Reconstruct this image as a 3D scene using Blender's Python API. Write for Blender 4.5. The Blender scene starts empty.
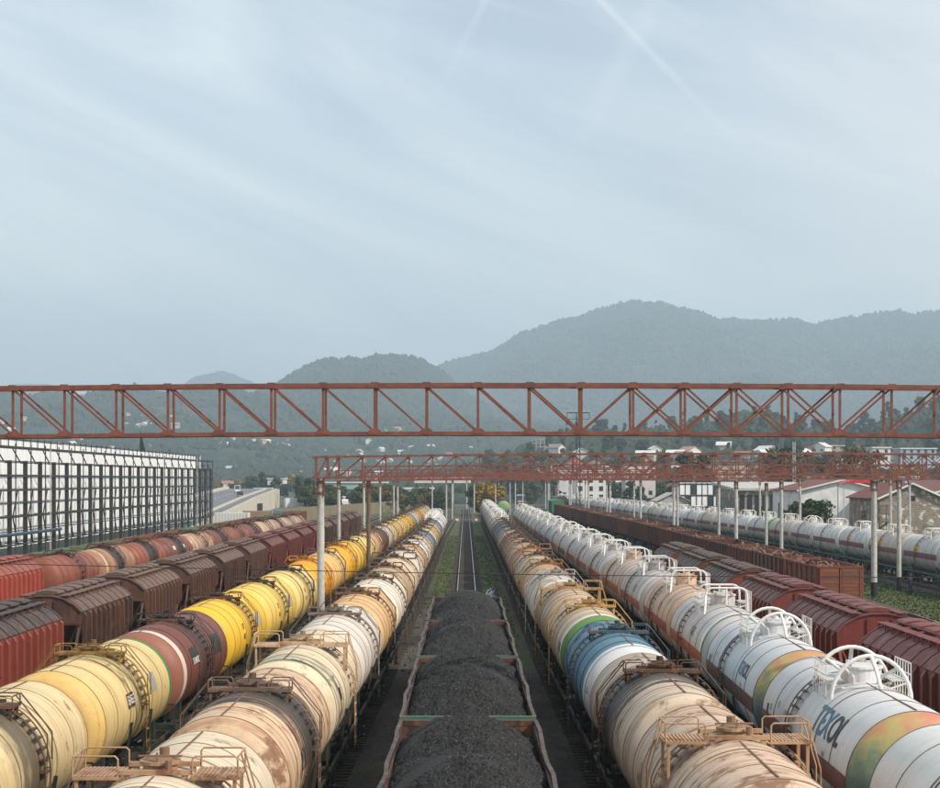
import bpy, bmesh, math, random
import numpy as np
from mathutils import Vector, Matrix

random.seed(7)
rng = np.random.default_rng(11)
PI = math.pi
SC = bpy.context.scene
COL = SC.collection

# ------------------------------------------------------------------ camera
F = 1760.0            # focal length in photograph pixels
CZ = 9.3              # eye height above the rail heads
cam = bpy.data.cameras.new('camera')
cam.sensor_width = 36.0
cam.lens = 36.0 * F / 940.0
cam.shift_x = 4.5 / 940.0
cam.shift_y = 86.0 / 940.0
cam.clip_start = 0.5
cam.clip_end = 40000
camo = bpy.data.objects.new('camera', cam)
COL.objects.link(camo)
camo.location = (0, 0, CZ)
camo.rotation_euler = (PI / 2, 0, 0)
SC.camera = camo

# ------------------------------------------------------------------ light
SUN = Vector((0.66, -0.40, 0.66)).normalized()
w = bpy.data.worlds.new('World')
SC.world = w
w.use_nodes = True
nt = w.node_tree
nt.nodes.clear()
out = nt.nodes.new('ShaderNodeOutputWorld')
bg = nt.nodes.new('ShaderNodeBackground')
sky = nt.nodes.new('ShaderNodeTexSky')
sky.sky_type = 'NISHITA'
sky.sun_disc = False
sky.sun_elevation = math.asin(SUN.z)
sky.sun_rotation = math.atan2(SUN.x, SUN.y)
sky.air_density = 1.0
sky.dust_density = 2.0
sky.ozone_density = 1.5
bg.inputs['Strength'].default_value = 0.135
tc = nt.nodes.new('ShaderNodeTexCoord')
# thin high cloud: streaks stretched along one direction of the sky, plus two faint contrails
def N(t, k, **kw):
    n = t.nodes.new(k)
    for a, b in kw.items():
        setattr(n, a, b)
    return n
def ramp(t, fac, stops, interp='LINEAR'):
    r = t.nodes.new('ShaderNodeValToRGB')
    r.color_ramp.interpolation = interp
    e = r.color_ramp.elements
    e[0].position, e[0].color = stops[0][0], stops[0][1]
    e[1].position, e[1].color = stops[1][0], stops[1][1]
    for p, c_ in stops[2:]:
        x = e.new(p); x.color = c_
    t.links.new(fac, r.inputs['Fac'])
    return r
mp = N(nt, 'ShaderNodeMapping')
mp0 = N(nt, 'ShaderNodeMapping'); mp0.inputs['Rotation'].default_value = (0, math.radians(-22), 0)
mp.inputs['Scale'].default_value = (1.6, 1.6, 9.0)
nt.links.new(tc.outputs['Generated'], mp0.inputs['Vector']); nt.links.new(mp0.outputs['Vector'], mp.inputs['Vector'])
n1 = N(nt, 'ShaderNodeTexNoise'); n1.inputs['Scale'].default_value = 1.6; n1.inputs['Detail'].default_value = 6; n1.inputs['Distortion'].default_value = 0.7
nt.links.new(mp.outputs['Vector'], n1.inputs['Vector'])
r1 = ramp(nt, n1.outputs['Fac'], [(0.33, (0.38,)*3 + (1,)), (0.68, (0.95,)*3 + (1,))])
mix = N(nt, 'ShaderNodeMix', data_type='RGBA')
mix.inputs['B'].default_value = (7.3, 7.95, 8.15, 1)
nt.links.new(r1.outputs['Color'], mix.inputs['Factor'])
nt.links.new(sky.outputs['Color'], mix.inputs['A'])
# contrails: thin bands around great circles
def contrail(prev, normal, width, amount, z0, z1):
    dp = N(nt, 'ShaderNodeVectorMath', operation='DOT_PRODUCT')
    dp.inputs[1].default_value = Vector(normal).normalized()
    nt.links.new(tc.outputs['Generated'], dp.inputs[0])
    ab = N(nt, 'ShaderNodeMath', operation='ABSOLUTE'); nt.links.new(dp.outputs['Value'], ab.inputs[0])
    mr = N(nt, 'ShaderNodeMapRange', interpolation_type='SMOOTHSTEP')
    mr.inputs['From Min'].default_value = 0; mr.inputs['From Max'].default_value = width
    mr.inputs['To Min'].default_value = amount; mr.inputs['To Max'].default_value = 0
    nt.links.new(ab.outputs[0], mr.inputs['Value'])
    nn = N(nt, 'ShaderNodeTexNoise'); nn.inputs['Scale'].default_value = 9
    nt.links.new(tc.outputs['Generated'], nn.inputs['Vector'])
    mm = N(nt, 'ShaderNodeMath', operation='MULTIPLY'); nt.links.new(mr.outputs[0], mm.inputs[0]); nt.links.new(nn.outputs['Fac'], mm.inputs[1])
    sz = N(nt, 'ShaderNodeSeparateXYZ'); nt.links.new(tc.outputs['Generated'], sz.inputs[0])
    mz = N(nt, 'ShaderNodeMapRange', interpolation_type='SMOOTHSTEP'); mz.inputs['From Min'].default_value = z0; mz.inputs['From Max'].default_value = z1
    nt.links.new(sz.outputs['Z'], mz.inputs['Value'])
    m2 = N(nt, 'ShaderNodeMath', operation='MULTIPLY'); nt.links.new(mm.outputs[0], m2.inputs[0]); nt.links.new(mz.outputs[0], m2.inputs[1]); mm = m2
    mx = N(nt, 'ShaderNodeMix', data_type='RGBA'); mx.inputs['B'].default_value = (9.0, 9.2, 9.3, 1)
    nt.links.new(mm.outputs[0], mx.inputs['Factor']); nt.links.new(prev, mx.inputs['A'])
    return mx.outputs['Result']
def pdir(x, y):
    return Vector(((x - 465.5) / F, 1, (480 - y) / F))
# a warmer, creamier veil on the sun's side of the sky
dpw = N(nt, 'ShaderNodeVectorMath', operation='DOT_PRODUCT'); dpw.inputs[1].default_value = Vector((0.75, 0.66, 0.02)).normalized()
nt.links.new(tc.outputs['Generated'], dpw.inputs[0])
mrw = N(nt, 'ShaderNodeMapRange', interpolation_type='SMOOTHSTEP'); mrw.inputs['From Min'].default_value = 0.66; mrw.inputs['From Max'].default_value = 0.98; mrw.inputs['To Max'].default_value = 0.75
nt.links.new(dpw.outputs['Value'], mrw.inputs['Value'])
mxw = N(nt, 'ShaderNodeMix', data_type='RGBA'); mxw.inputs['B'].default_value = (8.3, 8.0, 7.8, 1)
nt.links.new(mrw.outputs[0], mxw.inputs['Factor']); nt.links.new(mix.outputs['Result'], mxw.inputs['A'])
res = mxw.outputs['Result']
for a, b, wd, am, z0, z1 in (((600, 0), (735, 140), 0.0035, 0.5, .16, .27), ((485, 0), (440, 90), 0.004, 0.3, .20, .27), ((655, 0), (560, 180), .010, .22, .15, .26)):
    res = contrail(res, pdir(*a).cross(pdir(*b)), wd, am, z0, z1)
nt.links.new(res, bg.inputs['Color'])
nt.links.new(bg.outputs[0], out.inputs['Surface'])

sl = bpy.data.lights.new('sun', 'SUN')
sl.energy = 5.0
sl.angle = math.radians(0.53)
sl.color = (1.0, 0.92, 0.83)
so = bpy.data.objects.new('sun', sl)
COL.objects.link(so)
so.rotation_euler = SUN.to_track_quat('Z', 'Y').to_euler()
SC.view_settings.view_transform = 'Standard'
SC.view_settings.look = 'None'
SC.view_settings.gamma = 1
SC.view_settings.exposure = 0.04

# ------------------------------------------------------------------ helpers
def s2l(v):
    v /= 255.0
    return v / 12.92 if v <= 0.04045 else ((v + 0.055) / 1.055) ** 2.4
def rgb(r, g, b):
    return (s2l(r), s2l(g), s2l(b), 1.0)

ORD = ('first second third fourth fifth sixth seventh eighth ninth tenth eleventh twelfth thirteenth fourteenth fifteenth '
       'sixteenth seventeenth eighteenth nineteenth twentieth twenty-first twenty-second twenty-third twenty-fourth '
       'twenty-fifth twenty-sixth twenty-seventh twenty-eighth twenty-ninth thirtieth thirty-first thirty-second '
       'thirty-third thirty-fourth').split()

def tag(o, label=None, cat=None, group=None, kind=None):
    if label: o['label'] = label
    if cat: o['category'] = cat
    if group: o['group'] = group
    if kind: o['kind'] = kind
    return o

class MB:
    def __init__(s):
        s.v = []; s.f = []
    def add(s, vs, fs):
        n = len(s.v)
        s.v.extend([tuple(p) for p in vs])
        s.f.extend([tuple(i + n for i in q) for q in fs])
        return s
    def box(s, x0, x1, y0, y1, z0, z1):
        return s.add([(x0,y0,z0),(x1,y0,z0),(x1,y1,z0),(x0,y1,z0),(x0,y0,z1),(x1,y0,z1),(x1,y1,z1),(x0,y1,z1)],
                     [(0,3,2,1),(4,5,6,7),(0,1,5,4),(1,2,6,5),(2,3,7,6),(3,0,4,7)])
    def bar(s, p, q, w=0.05, h=None):
        h = h or w
        p = Vector(p); q = Vector(q); d = q - p
        if d.length < 1e-6: return s
        d.normalize()
        up = Vector((0, 0, 1)) if abs(d.z) < 0.95 else Vector((0, 1, 0))
        a = d.cross(up).normalized() * (w / 2); b = a.cross(d).normalized() * (h / 2)
        return s.add([p-a-b, p+a-b, p+a+b, p-a+b, q-a-b, q+a-b, q+a+b, q-a+b],
                     [(0,3,2,1),(4,5,6,7),(0,1,5,4),(1,2,6,5),(2,3,7,6),(3,0,4,7)])
    def tube(s, pts, r, n=8, caps=True):
        pts = [Vector(p) for p in pts]
        base = len(s.v); m = len(pts)
        prev = None
        for i, p in enumerate(pts):
            d = (pts[min(i+1, m-1)] - pts[max(i-1, 0)]).normalized()
            if prev is None:
                up = Vector((0, 0, 1)) if abs(d.z) < 0.9 else Vector((1, 0, 0))
                a = d.cross(up).normalized()
            else:
                a = (prev - d * prev.dot(d)).normalized()
            prev = a
            b = d.cross(a)
            rr = r[i] if isinstance(r, (list, tuple)) else r
            for k in range(n):
                t = 2 * PI * k / n
                s.v.append(tuple(p + (a * math.cos(t) + b * math.sin(t)) * rr))
        for i in range(m - 1):
            for k in range(n):
                k2 = (k + 1) % n
                s.f.append((base+i*n+k, base+i*n+k2, base+(i+1)*n+k2, base+(i+1)*n+k))
        if caps:
            s.f.append(tuple(base + k for k in range(n))[::-1])
            s.f.append(tuple(base + (m-1)*n + k for k in range(n)))
        return s
    def cyl(s, c, r, h, n=16, r2=None):
        x, y, z = c
        return s.tube([(x, y, z), (x, y, z + h)], [r, r2 if r2 is not None else r], n)
    def lathe(s, prof, n=40, cz=0.0, a0=0.0, a1=2*PI, cx=0.0):
        """revolve (y, r) about the Y axis at height cz; angle 0 = up, positive towards +X"""
        base = len(s.v); closed = abs(a1 - a0 - 2*PI) < 1e-6
        m = n if closed else n + 1
        for (y, r) in prof:
            for k in range(m):
                t = a0 + (a1 - a0) * k / n
                s.v.append((cx + r * math.sin(t), y, cz + r * math.cos(t)))
        for i in range(len(prof) - 1):
            for k in range(n):
                k2 = (k + 1) % m
                s.f.append((base+i*m+k, base+(i+1)*m+k, base+(i+1)*m+k2, base+i*m+k2))
        return s
    def prism(s, poly, y0, y1):
        """poly in (x, z), extruded along y"""
        n = len(poly)
        vs = [(x, y0, z) for x, z in poly] + [(x, y1, z) for x, z in poly]
        fs = [tuple(range(n)), tuple(range(2*n-1, n-1, -1))] + [(i, n+i, n+(i+1)%n, (i+1)%n) for i in range(n)]
        return s.add(vs, fs)
    def mesh(s, name, smooth=False, sharp=None):
        m = bpy.data.meshes.new(name)
        m.from_pydata(s.v, [], s.f)
        bm = bmesh.new(); bm.from_mesh(m)
        bmesh.ops.recalc_face_normals(bm, faces=bm.faces)
        bm.to_mesh(m); bm.free()
        if smooth:
            m.polygons.foreach_set('use_smooth', [True] * len(m.polygons))
            if sharp:
                m.set_sharp_from_angle(angle=math.radians(sharp))
        m.update()
        return m

def npmesh(name, V, Fc, smooth=False):
    m = bpy.data.meshes.new(name)
    m.from_pydata(V.tolist() if hasattr(V, 'tolist') else V, [], Fc.tolist() if hasattr(Fc, 'tolist') else Fc)
    if smooth: m.polygons.foreach_set('use_smooth', [True] * len(m.polygons))
    m.update()
    return m

def ob(name, mesh, mat=None, parent=None, loc=(0,0,0), rz=0.0, color=None, scale=None, rot=None):
    o = bpy.data.objects.new(name, mesh)
    COL.objects.link(o)
    if mesh is not None and mat is not None and len(mesh.materials) == 0:
        mesh.materials.append(mat)
    o.location = loc
    o.rotation_euler = rot if rot is not None else (0, 0, rz)
    if scale is not None: o.scale = scale
    if parent is not None: o.parent = parent
    if color is not None: o.color = color
    return o

def thing(name, label, cat, loc=(0,0,0), rz=0.0, group=None, kind=None):
    return tag(ob(name, None, loc=loc, rz=rz), label, cat, group, kind)

# ------------------------------------------------------------------ materials
def newmat(name):
    m = bpy.data.materials.new(name); m.use_nodes = True
    t = m.node_tree; t.nodes.clear()
    o = t.nodes.new('ShaderNodeOutputMaterial'); b = t.nodes.new('ShaderNodeBsdfPrincipled')
    t.links.new(b.outputs[0], o.inputs['Surface'])
    return m, t, b
def mixc(t, fac, a, b, mode='MIX'):
    m = N(t, 'ShaderNodeMix', data_type='RGBA', blend_type=mode)
    for v, s in ((fac, 'Factor'), (a, 'A'), (b, 'B')):
        if isinstance(v, (int, float)): m.inputs[s].default_value = v if s == 'Factor' else (v, v, v, 1)
        elif isinstance(v, tuple): m.inputs[s].default_value = v
        else: t.links.new(v, m.inputs[s])
    return m.outputs['Result']
def math_(t, op, a, b=None, clamp=False):
    m = N(t, 'ShaderNodeMath', operation=op); m.use_clamp = clamp
    for i, v in enumerate((a, b)):
        if v is None: continue
        if isinstance(v, (int, float)): m.inputs[i].default_value = v
        else: t.links.new(v, m.inputs[i])
    return m.outputs[0]
def noise(t, vec, scale, detail=4, rough=0.55, dist=0.0):
    n = N(t, 'ShaderNodeTexNoise'); n.inputs['Scale'].default_value = scale; n.inputs['Detail'].default_value = detail
    n.inputs['Roughness'].default_value = rough; n.inputs['Distortion'].default_value = dist
    if vec is not None: t.links.new(vec, n.inputs['Vector'])
    return n.outputs['Fac']
def mrange(t, v, a, b, c_=0.0, d=1.0):
    m = N(t, 'ShaderNodeMapRange'); m.inputs['From Min'].default_value = a; m.inputs['From Max'].default_value = b
    m.inputs['To Min'].default_value = c_; m.inputs['To Max'].default_value = d
    t.links.new(v, m.inputs['Value']); return m.outputs[0]
def objvec(t, scale=(1,1,1), world=False):
    tc_ = N(t, 'ShaderNodeTexCoord'); mp_ = N(t, 'ShaderNodeMapping'); mp_.inputs['Scale'].default_value = scale
    if world:
        g = N(t, 'ShaderNodeNewGeometry'); t.links.new(g.outputs['Position'], mp_.inputs['Vector'])
    else:
        oi = N(t, 'ShaderNodeObjectInfo')
        ml = math_(t, 'MULTIPLY', oi.outputs['Random'], 60.0)
        ad = N(t, 'ShaderNodeVectorMath', operation='ADD')
        t.links.new(tc_.outputs['Object'], ad.inputs[0]); t.links.new(ml, ad.inputs[1])
        t.links.new(ad.outputs[0], mp_.inputs['Vector'])
    return mp_.outputs['Vector']
def bump(t, b, h, strength=0.3, dist=0.02):
    n = N(t, 'ShaderNodeBump'); n.inputs['Strength'].default_value = strength; n.inputs['Distance'].default_value = dist
    t.links.new(h, n.inputs['Height']); t.links.new(n.outputs[0], b.inputs['Normal'])

def mk_paint(name, tank=False):
    """weathered paint; base colour comes from the object's own colour, wear from its rust / oil values"""
    m, t, b = newmat(name)
    oi = N(t, 'ShaderNodeObjectInfo')
    def attr(nm):
        a = N(t, 'ShaderNodeAttribute', attribute_type='OBJECT', attribute_name=nm); return a.outputs['Fac']
    v = objvec(t)
    big = noise(t, v, 0.7, 3)
    base = mixc(t, mrange(t, big, 0.3, 0.7, 0, 0.28), oi.outputs['Color'], mixc(t, 1.0, oi.outputs['Color'], (0.72, 0.66, 0.58, 1), 'MULTIPLY'))
    rust = attr('rust')
    # streaks running down / round the shell
    vs = objvec(t, (0.28, 5.0, 0.28) if tank else (3.0, 3.0, 0.4))
    st = noise(t, vs, 1.0, 5, 0.62, 0.4)
    stm = math_(t, 'MULTIPLY', mrange(t, st, 0.49, 0.68), math_(t, 'MULTIPLY', rust, 0.9), True)
    c1 = mixc(t, stm, base, (0.22, 0.085, 0.038, 1))
    # fine pale/dirty streaks
    st2 = noise(t, objvec(t, (0.5, 16.0, 0.5) if tank else (9, 9, 0.6)), 1.0, 3, 0.7)
    c2 = mixc(t, mrange(t, st2, 0.5, 0.85, 0, 0.15 if tank else .3), c1, mixc(t, 1.0, c1, (0.55, 0.50, 0.44, 1), 'MULTIPLY'))
    # rust patches
    pt = noise(t, v, 1.35 if tank else 1.6, 8, 0.68)
    thr = math_(t, 'SUBTRACT', 0.68, math_(t, 'MULTIPLY', rust, 0.17))
    pm = math_(t, 'MULTIPLY', math_(t, 'SUBTRACT', pt, thr), 12.0, True)
    c3 = mixc(t, math_(t, 'MULTIPLY', pm, 0.8), c2, (0.17, 0.07, 0.035, 1))
    # faded and grubby areas
    fd = noise(t, objvec(t, (.6, .9, .6)), 1.3, 6, .7, .3)
    c3 = mixc(t, math_(t, 'MULTIPLY', mrange(t, fd, .50, .66), math_(t, 'MULTIPLY', rust, .55)), c3, mixc(t, 1.0, c3, (.50, .40, .33, 1), 'MULTIPLY'))
    # small chips
    ch = noise(t, v, 9.0, 4, 0.7)
    c3 = mixc(t, math_(t, 'MULTIPLY', mrange(t, ch, 0.66, 0.70), 0.6), c3, (0.09, 0.04, 0.025, 1))
    if tank:
        # spilt product round the middle of the barrel (where the hatch is)
        oil = attr('oil')
        tcx = N(t, 'ShaderNodeTexCoord'); sp = N(t, 'ShaderNodeSeparateXYZ'); t.links.new(tcx.outputs['Object'], sp.inputs[0])
        ay = math_(t, 'ABSOLUTE', math_(t, 'SUBTRACT', sp.outputs['Y'], -0.25))
        wob = noise(t, objvec(t, (0.5, 2.2, 0.5)), 1.0, 6, 0.65)
        wob2 = noise(t, objvec(t, (2.0, 9.0, 2.0)), 1.0, 4, 0.65)
        wsum = math_(t, 'ADD', math_(t, 'MULTIPLY', math_(t, 'SUBTRACT', wob, .18), 8.5), math_(t, 'MULTIPLY', wob2, 1.8))
        lim = math_(t, 'SUBTRACT', math_(t, 'MULTIPLY', wsum, oil), ay)
        om = mrange(t, lim, 0.0, 1.1)
        om = math_(t, 'MULTIPLY', om, math_(t, 'MULTIPLY', oil, 1.9), True)
        c3 = mixc(t, math_(t, 'MULTIPLY', om, 0.96), c3, (0.030, 0.024, 0.020, 1))
        # road dirt along the belly
        belly = mrange(t, sp.outputs['Z'], 2.6, 1.3, 0.0, 0.45)
        c3 = mixc(t, math_(t, 'MULTIPLY', belly, mrange(t, st, 0.35, 0.65)), c3, (0.12, 0.085, 0.06, 1))
    t.links.new(c3, b.inputs['Base Color'])
    rr = mrange(t, pt, 0.35, 0.7, 0.42, 0.75)
    t.links.new(rr, b.inputs['Roughness'])
    b.inputs['Specular IOR Level'].default_value = 0.35
    bump(t, b, math_(t, 'ADD', big, math_(t, 'MULTIPLY', st, 0.04)), 0.30 if tank else 0.15, 0.05)
    return m

def mk_noise(name, c1, c2, scale=2.0, rough=0.85, bmp=0.3, world=True, c3=None, detail=6, t3=(0.5, 0.6), bscale=None, bdist=0.02, spec=0.3, stretch=(1,1,1)):
    m, t, b = newmat(name)
    v = objvec(t, stretch, world)
    n = noise(t, v, scale, detail, 0.6)
    c_ = mixc(t, mrange(t, n, 0.35, 0.65), c1, c2)
    if c3:
        n3 = noise(t, v, scale * 0.31, 5, 0.6)
        c_ = mixc(t, mrange(t, n3, *t3), c_, c3)
    t.links.new(c_, b.inputs['Base Color'])
    b.inputs['Roughness'].default_value = rough
    b.inputs['Specular IOR Level'].default_value = spec
    if bmp: bump(t, b, noise(t, v, bscale or scale * 4, 4, 0.7), bmp, bdist)
    return m

def mk_leaf(name, c1, c2):
    m, t, b = newmat(name)
    oi = N(t, 'ShaderNodeObjectInfo')
    g = N(t, 'ShaderNodeNewGeometry')
    n = noise(t, objvec(t), 0.55, 3)
    c_ = mixc(t, mrange(t, n, 0.3, 0.7), c1, c2)
    c_ = mixc(t, mrange(t, oi.outputs['Random'], 0, 1, 0.0, 0.45), c_, mixc(t, 1.0, c_, (1.35, 1.0, 0.7, 1), 'MULTIPLY'))
    c_ = mixc(t, mrange(t, g.outputs['Random Per Island'], 0, 1, 0.0, 0.5), c_, mixc(t, 1.0, c_, (0.5, 0.55, 0.5, 1), 'MULTIPLY'))
    t.links.new(c_, b.inputs['Base Color'])
    b.inputs['Roughness'].default_value = 0.75
    b.inputs['Specular IOR Level'].default_value = 0.15
    return m

M = {}
M['tank'] = mk_paint('tank_paint', True)
M['paint'] = mk_paint('wagon_paint', False)
M['rail'] = mk_noise('rail_steel', (0.10, 0.07, 0.055, 1), (0.16, 0.12, 0.10, 1), 3, 0.55, 0)
m_, t_, b_ = newmat('rail_head'); b_.inputs['Base Color'].default_value = (0.45, 0.44, 0.43, 1); b_.inputs['Metallic'].default_value = 1; b_.inputs['Roughness'].default_value = 0.32
M['railhead'] = m_
M['sleeper'] = mk_noise('old_sleeper', (0.045, 0.034, 0.026, 1), (0.085, 0.068, 0.052, 1), 6, 0.9, 0.3, False)
M['terrain'] = mk_noise('plain_ground', (0.055, 0.065, 0.035, 1), (0.10, 0.09, 0.06, 1), 0.02, 0.95, 0.2, True, (0.045, 0.07, 0.025, 1))
M['concrete'] = mk_noise('weathered_concrete', (0.36, 0.34, 0.31, 1), (0.48, 0.46, 0.43, 1), 2.5, 0.85, 0.15, False, (0.22, 0.20, 0.18, 1), t3=(0.55, 0.75))
M['wall_conc'] = mk_noise('parapet_concrete', (0.42, 0.38, 0.31, 1), (0.54, 0.49, 0.41, 1), 0.35, 0.9, 0.1, True)
M['asphalt'] = mk_noise('asphalt', (0.12, 0.12, 0.128, 1), (0.17, 0.168, 0.17, 1), 0.5, 0.85, 0.1, True)
M['marking'] = mk_noise('road_marking', (0.7, 0.7, 0.68, 1), (0.55, 0.55, 0.52, 1), 2, 0.7, 0, True)
M['wood'] = mk_noise('brown_wood', (0.10, 0.065, 0.04, 1), (0.17, 0.12, 0.08, 1), 5, 0.85, 0.2, False, stretch=(1, 1, 0.2))
M['blackrub'] = mk_noise('black_metal', (0.02, 0.02, 0.021, 1), (0.04, 0.037, 0.035, 1), 3, 0.6, 0.1, False)
M['leaf_dark'] = mk_leaf('dark_foliage', (0.022, 0.040, 0.017, 1), (0.050, 0.078, 0.028, 1))
M['leaf_mid'] = mk_leaf('green_foliage', (0.040, 0.062, 0.020, 1), (0.095, 0.115, 0.035, 1))
M['leaf_yellow'] = mk_leaf('autumn_foliage', (0.13, 0.10, 0.018, 1), (0.34, 0.23, 0.02, 1))
M['leaf_brown'] = mk_leaf('sparse_brown_foliage', (0.09, 0.06, 0.03, 1), (0.17, 0.12, 0.05, 1))
M['bark'] = mk_noise('bark', (0.07, 0.055, 0.04, 1), (0.13, 0.11, 0.09, 1), 4, 0.9, 0.4, False)
M['white_wall'] = mk_noise('old_whitewash', (0.72, 0.72, 0.70, 1), (0.56, 0.55, 0.52, 1), 0.6, 0.9, 0.1, True, (0.28, 0.25, 0.22, 1), t3=(0.58, 0.75))
M['red_roof'] = mk_noise('brown_red_roof', (0.13, 0.05, 0.04, 1), (0.20, 0.08, 0.06, 1), 0.8, 0.85, 0.1, True)
M['dark'] = mk_noise('dark_opening', (0.02, 0.02, 0.022, 1), (0.035, 0.035, 0.04, 1), 2, 0.4, 0, False)
m_, t_, b_ = newmat('window_glass'); b_.inputs['Base Color'].default_value = (0.05, 0.06, 0.07, 1); b_.inputs['Roughness'].default_value = 0.12
M['glass'] = m_
# old stone / peeling plaster
m_, t_, b_ = newmat('peeling_brick_wall')
v_ = objvec(t_, (1,1,1), True)
sx = N(t_, 'ShaderNodeSeparateXYZ'); t_.links.new(v_, sx.inputs[0])
cb = N(t_, 'ShaderNodeCombineXYZ'); t_.links.new(math_(t_, 'ADD', sx.outputs['X'], sx.outputs['Y']), cb.inputs[0]); t_.links.new(sx.outputs['Z'], cb.inputs[1])
br = N(t_, 'ShaderNodeTexBrick'); br.inputs['Color1'].default_value = (0.26, 0.20, 0.14, 1); br.inputs['Color2'].default_value = (0.17, 0.13, 0.095, 1); br.inputs['Mortar'].default_value = (0.32, 0.29, 0.24, 1)
br.inputs['Scale'].default_value = 1.0; br.inputs['Brick Width'].default_value = 0.5; br.inputs['Row Height'].default_value = 0.28; br.inputs['Mortar Size'].default_value = 0.03
t_.links.new(cb.outputs[0], br.inputs['Vector'])
cc = mixc(t_, mrange(t_, noise(t_, v_, 0.9, 6, 0.65), 0.54, 0.60), br.outputs['Color'], (0.60, 0.58, 0.54, 1))
t_.links.new(mixc(t_, mrange(t_, noise(t_, v_, 0.5, 4), 0.5, 0.8), cc, (0.1, 0.085, 0.06, 1)), b_.inputs['Base Color']); b_.inputs['Roughness'].default_value = 0.9
M['stone'] = m_
# plain object-colour material for small far houses, vehicles
m_, t_, b_ = newmat('plain_paint')
oi_ = N(t_, 'ShaderNodeObjectInfo')
nn_ = noise(t_, objvec(t_), 0.6, 4)
t_.links.new(mixc(t_, mrange(t_, nn_, 0.4, 0.8, 0, 0.45), oi_.outputs['Color'], mixc(t_, 1.0, oi_.outputs['Color'], (0.6, 0.57, 0.52, 1), 'MULTIPLY')), b_.inputs['Base Color'])
b_.inputs['Roughness'].default_value = 0.6
M['plain'] = m_
# coal
m_, t_, b_ = newmat('coal')
g_ = N(t_, 'ShaderNodeNewGeometry'); v_ = objvec(t_)
nz = noise(t_, v_, 22, 3, 0.7)
c_ = mixc(t_, mrange(t_, nz, 0.35, 0.7), (0.010, 0.010, 0.0105, 1), (0.034, 0.033, 0.032, 1))
c_ = mixc(t_, mrange(t_, noise(t_, v_, 26, 2, 0.8), 0.60, 0.70), c_, (0.15, 0.14, 0.13, 1))  # pale specks painted into the colour as glints off the lumps
t_.links.new(c_, b_.inputs['Base Color']); b_.inputs['Roughness'].default_value = 0.75; b_.inputs['Specular IOR Level'].default_value = 0.2
bump(t_, b_, noise(t_, v_, 34, 5, 0.8), 0.7, 0.03)
M['coal'] = m_
# yard ground: oily ballast, dirt, colour also darkened for the shade between rows
m_, t_, b_ = newmat('yard_ballast')
v_ = objvec(t_, (1,1,1), True)
vor = N(t_, 'ShaderNodeTexVoronoi'); vor.inputs['Scale'].default_value = 9; t_.links.new(v_, vor.inputs['Vector'])
hs = N(t_, 'ShaderNodeSeparateColor'); t_.links.new(vor.outputs['Color'], hs.inputs[0])
c_ = mixc(t_, hs.outputs[0], (0.036, 0.029, 0.024, 1), (0.095, 0.080, 0.066, 1))
vl = objvec(t_, (1.0, 0.12, 1.0), True)
c_ = mixc(t_, mrange(t_, noise(t_, vl, 0.7, 5, 0.6), 0.42, 0.62), c_, mixc(t_, 1.0, c_, (0.34, 0.31, 0.29, 1), 'MULTIPLY'))
c_ = mixc(t_, mrange(t_, noise(t_, v_, 0.23, 6, 0.65), 0.56, 0.66), c_, (0.055, 0.068, 0.022, 1))
t_.links.new(c_, b_.inputs['Base Color']); b_.inputs['Roughness'].default_value = 0.92
bump(t_, b_, vor.outputs['Distance'], 0.6, 0.05)
M['ballast'] = m_
M['grass'] = mk_noise('yard_grass', (0.030, 0.058, 0.012, 1), (0.066, 0.105, 0.022, 1), 1.2, 0.95, 0.6, True, (0.090, 0.072, 0.050, 1), t3=(0.46, 0.58), bscale=9, bdist=0.08)
M['hill'] = mk_noise('forested_hill', (0.018, 0.032, 0.020, 1), (0.055, 0.066, 0.036, 1), 0.012, 0.95, 0.7, True, (0.12, 0.085, 0.05, 1), detail=9, t3=(0.56, 0.70), bscale=0.05, bdist=14.0, spec=0.1)
M['forest'] = mk_leaf('forest_canopy', (0.018, 0.034, 0.021, 1), (0.052, 0.064, 0.036, 1))
m_, t_, b_ = newmat('puddle_water'); b_.inputs['Base Color'].default_value = (0.02, 0.02, 0.02, 1); b_.inputs['Roughness'].default_value = 0.04
M['water'] = m_

# ------------------------------------------------------------------ ground and terrain
GZ = -0.22
def struct(name, mesh, mat, **k):
    return tag(ob(name, mesh, mat, **k), kind='structure')
struct('ground', MB().add([(-8800,-350,GZ-0.03),(8800,-350,GZ-0.03),(8800,8800,GZ-0.03),(-8800,8800,GZ-0.03)], [(0,1,2,3)]).mesh('ground'), M['terrain'])
struct('yard_ground', MB().add([(-48,-40,GZ),(62,-40,GZ),(54,640,GZ),(-34,640,GZ)], [(0,1,2,3)]).mesh('yard_ground'), M['ballast'])

def noise_edge_strip(x0, x1, y0, y1, z, amp=0.5, n=160):
    ys = np.linspace(y0, y1, n)
    def wob(seed):
        r = np.random.default_rng(seed); a = np.zeros(n)
        for k in range(9):
            a += np.sin(ys * (0.05 * 1.7 ** k) + r.uniform(0, 6.3)) * amp / (1.3 ** k) * 0.4
        return a
    l = x0 + wob(int(abs(x0*10))+1); r_ = x1 + wob(int(abs(x1*10))+5)
    V = [(a, y, z) for a, y in zip(l, ys)] + [(a, y, z) for a, y in zip(r_, ys)]
    return MB().add(V, [(i, i+n, i+n+1, i+1) for i in range(n-1)]).mesh('strip')
for (a, b, c, d, zz, am) in ((-2.9, -1.3, 118, 600, 0.004, 0.6), (1.35, 3.3, 90, 600, 0.004, 0.35), (26.9, 39.0, 20, 330, 0.004, 0.8),
                         (-16, -12, 150, 600, 0.004, 0.8), (-26.3, -19.9, 190, 600, 0.004, 0.8)):
    struct('grass_verge', noise_edge_strip(a, b, c, d, GZ + zz, am), M['grass'])
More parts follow.
